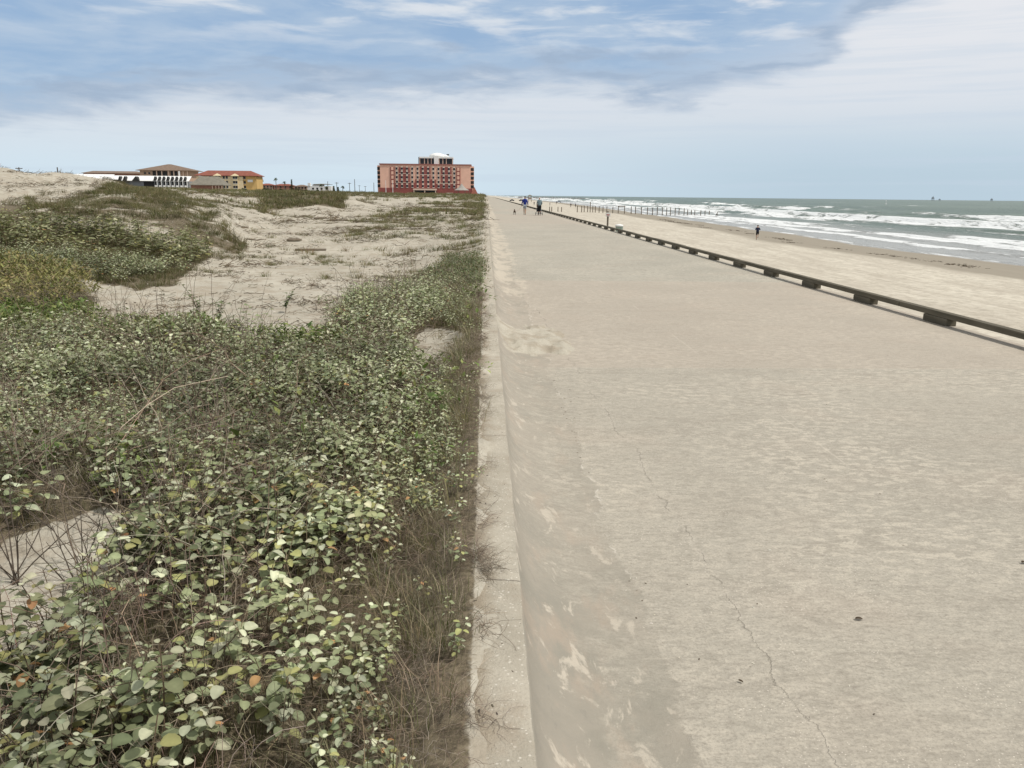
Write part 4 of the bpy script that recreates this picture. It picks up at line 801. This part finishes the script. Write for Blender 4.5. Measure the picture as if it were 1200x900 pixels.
red(444.5, 553.5, 220.5, 227.4); red(468, 480.5, 196.5, 213.8); red(492.8, 504.8, 195, 209.8); red(517, 529.3, 195.5, 213.8)
red(463.3, 492.6, 214.3, 220.3); red(486.8, 492.6, 210.3, 214.1); red(505, 511, 210.3, 220.3); red(492.9, 504.7, 210.1, 220.3); red(511.2, 534.8, 215.5, 220.3)
wc = [465.5, 471.5, 477.5, 483.6, 489.8, 496, 502.1, 508.2, 514.2, 520.2, 526.4, 532.5]; wr = [197.9, 202.9, 208, 213.2, 218.2]
cs = [MB().box(lx(c-1.15), lx(c+1.15), -.42, -.302, lz(220.4), TOP-.9) for c in wc]
for m in cs: m.build('cream_strip', M['cream'], ht)
w0 = MB().box(-.62, .62, -.09, 0, -.78, .78).build('window', M['glass'], ht)
MB().box(-.8, .8, -.14, 0, -1.0, -.82).box(-.8, .8, -.05, 0, .82, .95).build('sill', M['white'], w0)
fst = True
for c in wc:
    for r_ in wr:
        w = w0 if fst else w0.copy()
        if not fst: COL.objects.link(w); w.parent = ht; k = w0.children[0].copy(); COL.objects.link(k); k.parent = w
        fst = False; w.location = (lx(c)+random.uniform(-.05, .05), -.425, lz(r_))
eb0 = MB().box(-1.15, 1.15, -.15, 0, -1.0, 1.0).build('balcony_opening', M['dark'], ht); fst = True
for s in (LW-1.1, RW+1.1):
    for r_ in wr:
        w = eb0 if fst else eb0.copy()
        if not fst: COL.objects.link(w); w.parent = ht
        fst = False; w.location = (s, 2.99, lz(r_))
for c, r_ in [(460.4, q) for q in wr]+[(537.2, q) for q in wr]:
    MB().box(lx(c)-.8, lx(c)+.8, -.52, -.455, lz(r_)-1.1, lz(r_)+1.0).build('recess_panel', M['pink'], ht)
for a, b_, yy in ((468, 480.5, 203.6), (492.8, 504.8, 204.7), (517, 529.3, 204.7), (463.3, 480.5, 214.05), (511.2, 534.8, 214.4)):
    MB().box(lx(a), lx(b_), -.50, -.435, lz(yy)-.18, lz(yy)+.18).build('band', M['cream'], ht)
cnp = MB().box(lx(485), lx(512), -6, -.5, lz(223), lz(221.2)).build('entrance_canopy', M['cream'], ht)
for c in (486, 498.5, 511): MB().box(lx(c)-.3, lx(c)+.3, -5.8, -5.2, 0, lz(223)-.01).build('column', M['cream'], ht)
MB().box(lx(485.5), lx(511.5), -.45, -.31, .3, lz(223.2)).build('entrance_glass', M['glass'], ht)
pz = TOP+.81
MB().box(lx(492), lx(530.5), 4, 15, pz, pz+3.9).build('penthouse', M['glass'], ht)
for c in (492, 497.5, 501.5, 505.5, 514.5, 519, 523, 530.3): MB().box(lx(c)-.25, lx(c)+.25, 3.8, 4.0, pz, pz+3.9).build('mullion', M['cream'], ht)
MB().box(lx(491.5), lx(531), 3.3, 15.5, pz+3.91, pz+4.9).build('penthouse_roof', M['white'], ht); MB().box(lx(508.8), lx(514), 2.6, 3.79, TOP+.2, pz+5.6).build('lift_tower', M['white'], ht)
MB().lathe(lx(512), 9, [(5.6, pz+4.92), (5.6, pz+5.8), (4.6, pz+6.8), (2.6, pz+7.5), (.4, pz+7.8)], 24).build('dome', M['white'], ht, smooth=True)
MB().lathe(lx(521.5), 9, [(2.4, pz+4.92), (2.4, pz+5.9), (1.2, pz+6.5), (.2, pz+6.7)], 18).build('dome', M['white'], ht, smooth=True)
MB().box(lx(523), lx(526), 8, 9, pz+6.2, pz+7.0).build('roof_unit', M['dark'], ht); MB().box(lx(490.3), lx(491.2), 5, 6, TOP+.81, TOP+5.6).build('aerial_mast', M['dark'], ht)
MB().hip(RW+.2, lx(560), -3, 3, -1, lz(218.5), .2).build('side_roof', M['redroof'], ht)
for i, px in enumerate((452.3, 460.4)):
    x, y, _ = aty(px, 226, HD-16); fp = MB().lathe(0, 0, [(.22, -1), (.12, 7.6), (.2, 7.65), (.02, 7.9)], 8).build('flagpole', M['white']); fp.location = (x, y, z0); tag(fp, ['left of the two white flagpoles before the hotel', 'right of the two white flagpoles before the hotel'][i], 'flagpole', 'flagpoles before the hotel')
x, y, _ = aty(541, 224, 520); ct = empty('canopy_tent', (x, y, z0+.2), 'grey peaked canopy tent at the right corner of the hotel', 'tent')
MB().lathe(0, 0, [(4.6, 1.4), (4.2, 1.7), (2.2, 2.8), (.8, 4.4), (.1, 5.4)], 10).build('canopy', M['thatch'], ct)
for k in range(6): a = k*PI/3; MB().tube([(4.2*math.cos(a), 4.2*math.sin(a), -.8), (4.2*math.cos(a), 4.2*math.sin(a), 1.5)], .1).build('pole', M['post'], ct)
x, y, _ = aty(527.3, 228, 500); ki = empty('kiosk', (x, y, 1.0), 'small white kiosk standing before the hotel', 'kiosk'); MB().box(-1.6, 1.6, -1.3, 1.3, -.5, 1.85).build('wall', M['white'], ki); MB().box(-1.8, 1.8, -1.5, 1.5, 1.86, 2.05).build('roof', M['cream'], ki)
x, y, _ = aty(541.5, 227.5, 505); lw = MB().box(-4.2, 4.2, -.2, .2, -.8, .8).build('garden_wall', M['white']); lw.location = (x, y, 1.4); tag(lw, 'low white wall below the grey canopy tent', 'wall')

# ------------------------------------------------------------------ the houses at left
def bld(pa, pb, D, label, name='building', cat='building', zb=226):
    xa = aty(pa, 224, D)[0]; xb = aty(pb, 224, D)[0]; c = (pa+pb)/2; zb = aty(c, zb, D)[2]; e = empty(name, ((xa+xb)/2, D, zb), label, cat)
    return e, (lambda px: aty(px, 224, D)[0]-(xa+xb)/2), (lambda py: aty(c, py, D)[2]-zb)
# yellow inn
e, bx_, bz_ = bld(230, 302, 520, 'three storey yellow hotel with a red hipped roof', 'inn', 'hotel')
MB().box(bx_(240), bx_(301.5), 0, 14, -2, bz_(206.3)).build('wall', M['yellow'], e); MB().box(bx_(232), bx_(286), -1.2, -.01, -2, bz_(206.8)).build('front_wing', M['palecream'], e)
MB().hip(bx_(231), bx_(302.3), -1.2, 14, bz_(206.2), bz_(199.6), .7, 6).build('roof', M['redroof'], e)
for c in (257, 277.5): 
    MB().hip(bx_(c-4), bx_(c+4), -2.4, -1.0, bz_(206.4), bz_(203.4), .3, 2.2).build('gable', M['palecream'], e); MB().box(bx_(c-2.8), bx_(c+2.8), -2.1, -1.21, -2, bz_(206.5)).build('bay', M['palecream'], e)
w0 = MB().box(-.6, .6, -.1, 0, -.75, .75).build('window', M['glass'], e); MB().box(-.75, .75, -.13, 0, -.95, -.77).build('sill', M['white'], w0); fst = True
for c in (248, 256, 258.8, 264, 267.5, 276.2, 279, 287.5):
    for r_ in (208, 213.5, 219):
        w = w0 if fst else w0.copy()
        if not fst: COL.objects.link(w); w.parent = e; k = w0.children[0].copy(); COL.objects.link(k); k.parent = w
        fst = False; w.location = (bx_(c), -2.12 if abs(c-257) < 2.5 or abs(c-277.5) < 2.5 else (-.02 if c > 286 else -1.22), bz_(r_))
MB().box(bx_(291), bx_(297), -.3, -.02, bz_(213.2), bz_(210.2)).build('sign_panel', M['white'], e)
# brown hip roofed pavilion
e, bx_, bz_ = bld(161, 226, 560, 'large tan building under a broad brown hipped roof', 'beach_house', 'building')
MB().box(bx_(165), bx_(222), 1, 20, -2, bz_(199.8)).build('wall', M['tan'], e); MB().hip(bx_(162), bx_(226), 0, 21, bz_(200), bz_(191.8), .5, 17).build('roof', M['brownroof'], e)
for c in (171, 176): MB().box(bx_(c)-.6, bx_(c)+.6, .9, .99, bz_(204.3), bz_(202)).build('window', M['glass'], e)
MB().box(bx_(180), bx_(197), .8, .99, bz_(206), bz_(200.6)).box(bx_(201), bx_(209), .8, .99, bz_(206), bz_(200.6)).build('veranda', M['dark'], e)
for c in (185, 191, 199, 205, 211, 216, 221): MB().box(bx_(c)-.3, bx_(c)+.3, .3, .7, 0, bz_(200.1)).build('column', M['cream'], e)
MB().box(bx_(211.8), bx_(213.2), -2, -1, bz_(207), bz_(200.6)).build('chimney', M['white'], e)
# long tan building
e, bx_, bz_ = bld(97, 166, 600, 'long low building with a flat brown roof behind the white roofs', 'building', 'building'); MB().box(bx_(99), bx_(165), 1, 12, -2, bz_(203.2)).build('wall', M['brick'], e); MB().hip(bx_(98), bx_(166), 0, 13, bz_(203.3), bz_(200.2), .3, 5).build('roof', M['brownroof'], e)
# white roofed motel with dormers
e, bx_, bz_ = bld(130, 222, 400, 'white roofed motel with a row of small dormers and porches', 'motel', 'building')
MB().box(bx_(131), bx_(221), 1.5, 9, -2, bz_(212)).build('wall', M['steel'], e)
def slope(m, xa, xb, y0, z0_, y1, z1_, th=.15):
    n = len(m.v); m.v += [(xa, y0, z0_), (xb, y0, z0_), (xb, y1, z1_), (xa, y1, z1_), (xa, y0, z0_-th), (xb, y0, z0_-th), (xb, y1, z1_-th), (xa, y1, z1_-th)]
    m.f += [(n, n+1, n+2, n+3), (n+7, n+6, n+5, n+4), (n, n+4, n+5, n+1), (n+1, n+5, n+6, n+2), (n+2, n+6, n+7, n+3), (n+3, n+7, n+4, n)]; return m
slope(MB(), bx_(130), bx_(222), 0, bz_(211.8), 4.5, bz_(205.8)).build('roof', M['white'], e)
for k in range(8):
    c = 182.5+k*5; d = MB(); xw = .62; zc = bz_(206.6); zl = bz_(211.5); n = 0
    d.v += [(bx_(c)-xw, -.3, zl), (bx_(c)+xw, -.3, zl), (bx_(c), -.3, zc), (bx_(c)-xw, 2.5, zl), (bx_(c)+xw, 2.5, zl), (bx_(c), 2.5, zc)]; d.f += [(0, 1, 2), (3, 5, 4), (0, 2, 5, 3), (1, 4, 5, 2), (0, 3, 4, 1)]
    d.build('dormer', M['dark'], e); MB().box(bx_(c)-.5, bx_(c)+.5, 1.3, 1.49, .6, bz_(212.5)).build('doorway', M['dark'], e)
    MB().box(bx_(c+2.5)-.12, bx_(c+2.5)+.12, -.2, .05, -1, bz_(212)).build('porch_post', M['white'], e); MB().box(bx_(c+.5)-.4, bx_(c+.5)+.55, -.25, -.18, bz_(219), bz_(217)).build('porch_rail', M['white'], e)
for c, w_ in ((141.5, .8), (147.5, 1.0), (160.5, 1.9)):
    d = MB(); zc = bz_(206.8); zl = bz_(212.3); d.v += [(bx_(c)-w_, -.4, zl), (bx_(c)+w_, -.4, zl), (bx_(c), -.4, zc), (bx_(c)-w_, 2.8, zl), (bx_(c)+w_, 2.8, zl), (bx_(c), 2.8, zc)]; d.f += [(0, 1, 2), (3, 5, 4), (0, 2, 5, 3), (1, 4, 5, 2), (0, 3, 4, 1)]; d.build('dormer', M['dark'], e)
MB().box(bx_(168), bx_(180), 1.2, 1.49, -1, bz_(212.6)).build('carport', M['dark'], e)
e, bx_, bz_ = bld(84, 131, 390, 'plain long white roof between the two dormered roofs', 'motel', 'building')
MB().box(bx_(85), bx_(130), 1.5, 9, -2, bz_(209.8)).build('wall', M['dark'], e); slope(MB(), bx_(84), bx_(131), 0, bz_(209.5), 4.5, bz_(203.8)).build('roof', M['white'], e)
e, bx_, bz_ = bld(40, 84, 380, 'leftmost white roofed row with dark gables above the dune crest', 'motel', 'building')
MB().box(bx_(41), bx_(83), 1.5, 9, -2, bz_(209.8)).build('wall', M['palecream'], e); slope(MB(), bx_(40), bx_(84), 0, bz_(210.8), 4.5, bz_(203.6)).build('roof', M['white'], e)
for c in (48.5, 55.5, 63, 75, 82):
    d = MB(); w_ = .5; zc = bz_(205.5); zl = bz_(209.5); d.v += [(bx_(c)-w_, -.4, zl), (bx_(c)+w_, -.4, zl), (bx_(c), -.4, zc), (bx_(c)-w_, 2.8, zl), (bx_(c)+w_, 2.8, zl), (bx_(c), 2.8, zc)]; d.f += [(0, 1, 2), (3, 5, 4), (0, 2, 5, 3), (1, 4, 5, 2), (0, 3, 4, 1)]; d.build('dormer', M['dark'], e)
# grey roofed pavilion
e, bx_, bz_ = bld(222, 262, 360, 'low brick pavilion under a grey hipped roof in front of the yellow hotel', 'pavilion', 'building')
MB().box(bx_(223), bx_(253), 1, 10, -2, bz_(217)).build('wall', M['brick'], e); MB().hip(bx_(223), bx_(261), 0, 11, bz_(217.2), bz_(206.5), .3, 3.2).build('roof', M['greyroof'], e)
for c in (249, 253, 256.5, 260): MB().box(bx_(c)-.12, bx_(c)+.12, .2, .45, -1, bz_(217.3)).build('column', M['cream'], e)
# townhouses and white villa
for i, (pa, pb, yt, mt, rf, lb) in enumerate([(304, 320, 215.5, 'tan', 'redroof', 'tan townhouse with a red roof right of the yellow hotel'), (321, 343, 216, 'brick', 'redroof', 'reddish townhouse behind the tall palm'), (345, 360, 217, 'tan', 'brownroof', 'tan townhouse with a brown roof left of the white villa')]):
    e, bx_, bz_ = bld(pa, pb, 640, lb, 'townhouse', 'house'); e['group'] = 'townhouses between the hotels'
    MB().box(bx_(pa), bx_(pb), 0, 10, -2, bz_(yt+1.8)).build('wall', M[mt], e); MB().hip(bx_(pa), bx_(pb), 0, 10, bz_(yt+1.8), bz_(yt-.6), .4, 4).build('roof', M[rf], e)
    for k in range(4):
        for q in (yt+3.2, yt+6): MB().box(bx_(pa+(k+.5)*(pb-pa)/4)-.5, bx_(pa+(k+.5)*(pb-pa)/4)+.5, -.1, -.01, bz_(q)-.6, bz_(q)+.6).build('window', M['glass'], e)
e, bx_, bz_ = bld(360, 389, 620, 'white villa with a dark flat roofline and small tower', 'villa', 'house')
MB().box(bx_(360.5), bx_(388), 0, 10, -2, bz_(218)).build('wall', M['white'], e); MB().box(bx_(361), bx_(364), -.4, 3, bz_(218), bz_(214.5)).box(bx_(366), bx_(378), .5, 8, bz_(218), bz_(216)).build('upper_storey', M['white'], e); MB().hip(bx_(368), bx_(387), 0, 9, bz_(216.2), bz_(215.2), .3, 4).build('roof', M['greyroof'], e)
for c in (367, 372, 377, 383): MB().box(bx_(c)-.7, bx_(c)+.7, -.1, -.01, bz_(222), bz_(220)).build('window', M['glass'], e)
# trees
def palm(px, ytop, D, label, dense=False, cyp=False):
    x, y, zt_ = aty(px, ytop, D); zb_ = aty(px, 226, D)[2]; h = zt_-zb_; r = random.Random(int(px*7)); e = empty('tree' if cyp else 'palm_tree', (x, y, zb_), label, 'tree' if cyp else 'palm tree', 'palms and trees beside the townhouses')
    MB().tube([(0, 0, -1), (.1, 0, h*.5), (0, 0, h*.9)], [.28, .22, .18], 7).build('trunk', M['bark'], e); p = P(); rr = np.random.default_rng(int(px))
    if cyp:
        for k in range(500):
            t = rr.random(); z = h*(.15+.85*t); w = (1.1-.75*t)*rr.uniform(.2, 1); a = rr.uniform(0, 6.28); V, Q = leafq(.5, .28, 2); p.add(V @ rotm(a, rr.uniform(.3, 1.2), 0).T+(w*math.cos(a), w*math.sin(a), z), Q, np.array((.05, .075, .035))*rr.uniform(.6, 1.3))
    else:
        for k in range(26):
            a = rr.uniform(0, 6.28); el = rr.uniform(-.5, 1.3); L = rr.uniform(1.3, 2.0); V = []
            for t in np.linspace(0, 1, 6):
                q = np.array([math.cos(a)*math.cos(el)*L*t, math.sin(a)*math.cos(el)*L*t, h*.9+math.sin(el)*L*t-.9*t*t*L*.5]); wv = np.array([-math.sin(a), math.cos(a), -.4])*(.26*math.sin(PI*(t*.85+.1))); V += [q-wv, q+wv]
            p.add(np.array(V), grid_quads(6, 2), np.array((.07, .095, .04))*rr.uniform(.6, 1.3))
    V, Q, C = p.done(); npmesh('crown', V, Q, M['leaf'], e, colors=C)
for i, (px, yt, cy) in enumerate([(306.5, 208, 0), (323, 207, 0), (333, 211.5, 0), (341.5, 209.5, 1), (376, 215, 0), (382.5, 218, 0), (391, 217.5, 1), (396, 218.5, 1), (401.5, 217.5, 0)]):
    palm(px, yt+1, 600, ['palm standing just right of the yellow hotel', 'tallest palm above the reddish townhouse', 'short palm between the tall palm and dark tree', 'slim dark tree right of the reddish townhouse', 'palm in front of the white villa', 'small palm at the right of the white villa', 'dark bushy tree right of the villa', 'low dark tree beside the utility pole', 'last palm right of the villa by the poles'][i], cyp=bool(cy))
def bush(px, w, D, label):
    x, y, _ = aty(px, 224, D); z = float(gz(x, y)); e = empty('bush', (x, y, z), label, 'bush', 'bushes before the townhouses'); rr = np.random.default_rng(int(px)); p = P()
    for k in range(420):
        v = rr.normal(0, 1, 3); v /= np.linalg.norm(v); v[2] = abs(v[2]); v *= rr.uniform(.5, 1)**.5*np.array([w, w*.7, w*.75])*(1+.25*math.sin(v[0]*5+px)); V, Q = leafq(.5, .35, 2); p.add(V @ rotm(rr.uniform(0, 6.28), rr.uniform(-.3, 1.1), 0).T+v, Q, np.array((.075, .09, .045))*rr.uniform(.6, 1.3))
    V, Q, C = p.done(); npmesh('foliage', V, Q, M['leaf'], e, colors=C); MB().tube([(0, 0, -.3), (0, 0, w*.4)], [.12, .06], 6).build('stem', M['bark'], e)
for i, (px, w) in enumerate([(286, 1.6), (312, 2.2), (330, 2.0), (349, 2.4), (357, 1.8), (372, 1.6)]): bush(px, w, 470, ['bush at the foot of the yellow hotel', 'broad bush before the tan townhouse', 'bush before the reddish townhouse', 'wide bush right of the slim dark tree', 'bush at the left end of the white villa', 'small bush before the white villa'][i])
def upole(px, yt, D, label, arm=True, yb=226):
    x, y, zt_ = aty(px, yt, D); zb_ = aty(px, yb, D)[2]; e = empty('utility_pole', (x, y, zb_), label, 'utility pole', 'utility poles on the skyline'); h = zt_-zb_; MB().tube([(0, 0, -2), (0, 0, h)], [.22, .16], 8).build('pole', M['pole'], e)
    if arm: MB().box(-1.2, 1.2, -.1, .1, h*.90, h*.90+.25).build('crossarm', M['pole'], e)
for i, a in enumerate([(384, 212.5, 560, False), (394.5, 213.5, 560), (409.5, 214, 600), (415.5, 210, 520, False), (421, 217, 800), (428, 218, 800), (438, 214, 560, False), (22, 196, 300, True), (67, 196, 260, False)]):
    upole(a[0], a[1], a[2], ['utility pole rising behind the white villa', 'utility pole right of the villa trees', 'thin far pole left of the tallest pole', 'tallest pole midway between villa and pink hotel', 'distant pole right of the tallest pole', 'distant pole left of the hotel', 'dark pole just left of the pink hotel', 'pole behind the dune crest at the far left', 'tall dark pole rising before the leftmost white roofs'][i], a[3] if len(a) > 3 else True, 214 if a[0] < 100 else 226)

# ------------------------------------------------------------------ light and sky
SUN_EL, SUN_AZ = 56, 112     # azimuth east of the view along the wall (towards the sea)
sl = bpy.data.lights.new('sun', 'SUN'); sl.energy = 3.0; sl.angle = R(3); sl.color = (1, .955, .89)
so = bpy.data.objects.new('sun', sl); COL.objects.link(so)
dv = Vector((math.sin(R(SUN_AZ))*math.cos(R(SUN_EL)), math.cos(R(SUN_AZ))*math.cos(R(SUN_EL)), math.sin(R(SUN_EL)))); so.rotation_euler = dv.to_track_quat('Z', 'Y').to_euler()
W = bpy.data.worlds.new('World'); S.world = W; W.use_nodes = True; t = NT(W.node_tree); bg = t.n['Background']
sky = t.n.new('ShaderNodeTexSky'); sky.sky_type = 'NISHITA'; sky.sun_disc = False; sky.sun_elevation = R(SUN_EL); sky.sun_rotation = R(SUN_AZ); sky.air_density = 1.0; sky.dust_density = .6; sky.ozone_density = 2.0
d = t.n.new('ShaderNodeTexCoord').outputs['Generated']; dx, dy, dz_ = t.sep(d)
az = t.m('MULTIPLY', t.m('ARCTAN2', dx, dy), 180/PI); el = t.m('MULTIPLY', t.m('ARCSINE', dz_), 180/PI)
ae = t.comb(t.m('MULTIPLY', az, .10), t.m('MULTIPLY', el, .42), 0)
n1 = t.noise(ae, 1.3, 8, .6, .3); n2 = t.noise(t.mp(ae, (1, 1.4, 1), loc=(4, 2, 0), rot=(0, 0, .12)), 1.7, 7, .55, .3); n3 = t.noise(t.mp(ae, (.5, 1, 1), loc=(9, 1, 0)), .9, 5, .55)
# upper edge of the low cloud sheet against the bearing
rp = t.n.new('ShaderNodeFloatCurve'); t.put(rp.inputs['Value'], t.m('DIVIDE', t.m('ADD', az, 40), 80)); cv = rp.mapping.curves[0]
pts = [(0, .30), (.12, .33), (.30, .50), (.40, .52), (.55, .56), (.66, .54), (.74, .60), (.80, .85), (.88, 1.0), (1, 1)]
cv.points[0].location = pts[0]; cv.points[1].location = pts[-1]
for q in pts[1:-1]: cv.points.new(*q)
rp.mapping.update()
edge = t.m('MULTIPLY', rp.outputs[0], 14)
hgt = t.m('ADD', t.m('ADD', t.m('SUBTRACT', el, edge), t.m('MULTIPLY', t.m('SUBTRACT', n2, .5), -3.5)), t.m('MULTIPLY', t.m('SUBTRACT', n1, .5), 6.0))
sheet = t.m('MULTIPLY', t.ss(t.m('ADD', 1.0, t.m('MULTIPLY', t.ss(8, 22, az), 2.2)), t.m('ADD', -1.3, t.m('MULTIPLY', t.ss(8, 22, az), -1.6)), hgt), .93)
wis = t.m('MULTIPLY', t.ss(.44, .68, n2), t.m('ADD', .18, t.m('MULTIPLY', t.ss(8.0, 11.5, t.m('ADD', el, t.m('MULTIPLY', az, .02))), .8)))
high = t.m('MULTIPLY', t.ss(13, 22, el), t.ss(.25, .50, n3))
mask = t.m('MAXIMUM', sheet, t.m('MAXIMUM', wis, t.m('MULTIPLY', high, .95)))
skc = t.mix(1.0, sky.outputs[0], (.095, .095, .095), 'MULTIPLY')
skc = t.mix(.8, skc, (.31, .455, .665)); skc = t.mix(t.m('MULTIPLY', t.ss(.3, .65, n1), .5), skc, (.50, .60, .715))
low = t.mix(t.ss(5.5, .3, el), (.69, .735, .79), (.63, .755, .84))
low = t.mix(t.m('MULTIPLY', t.ss(-6, 24, az), t.ss(6.5, 1.0, el)), low, (.49, .61, .70))
low = t.mix(t.m('MULTIPLY', t.ss(10, 26, az), t.ss(4, 11, el)), low, (.78, .79, .82))
band = t.m('MULTIPLY', t.ss(.45, .65, t.noise(t.mp(ae, (.35, 2.2, 1), loc=(2, 7, 0)), 1.6, 6, .6)), .35)
low = t.mix(band, low, (.56, .65, .75))
shade = t.m('MULTIPLY', t.m('MULTIPLY', t.ss(-2.2, -.2, hgt), t.ss(1.4, -.1, hgt)), t.m('ADD', .35, t.m('MULTIPLY', t.ss(.40, .60, n2), .5)))
low = t.mix(t.ss(13, 22, el), low, (.70, .685, .65)); col = t.mix(mask, skc, low); col = t.mix(shade, col, (.33, .43, .57))
low_ = t.ss(-.5, 0, el); 
t.put(bg.inputs['Color'], col); bg.inputs['Strength'].default_value = 1.0
S.view_settings.view_transform = 'Standard'; S.view_settings.look = 'None'; S.view_settings.gamma = 1; S.view_settings.exposure = .06
S.cycles.use_denoising = True; S.cycles.max_bounces = 6
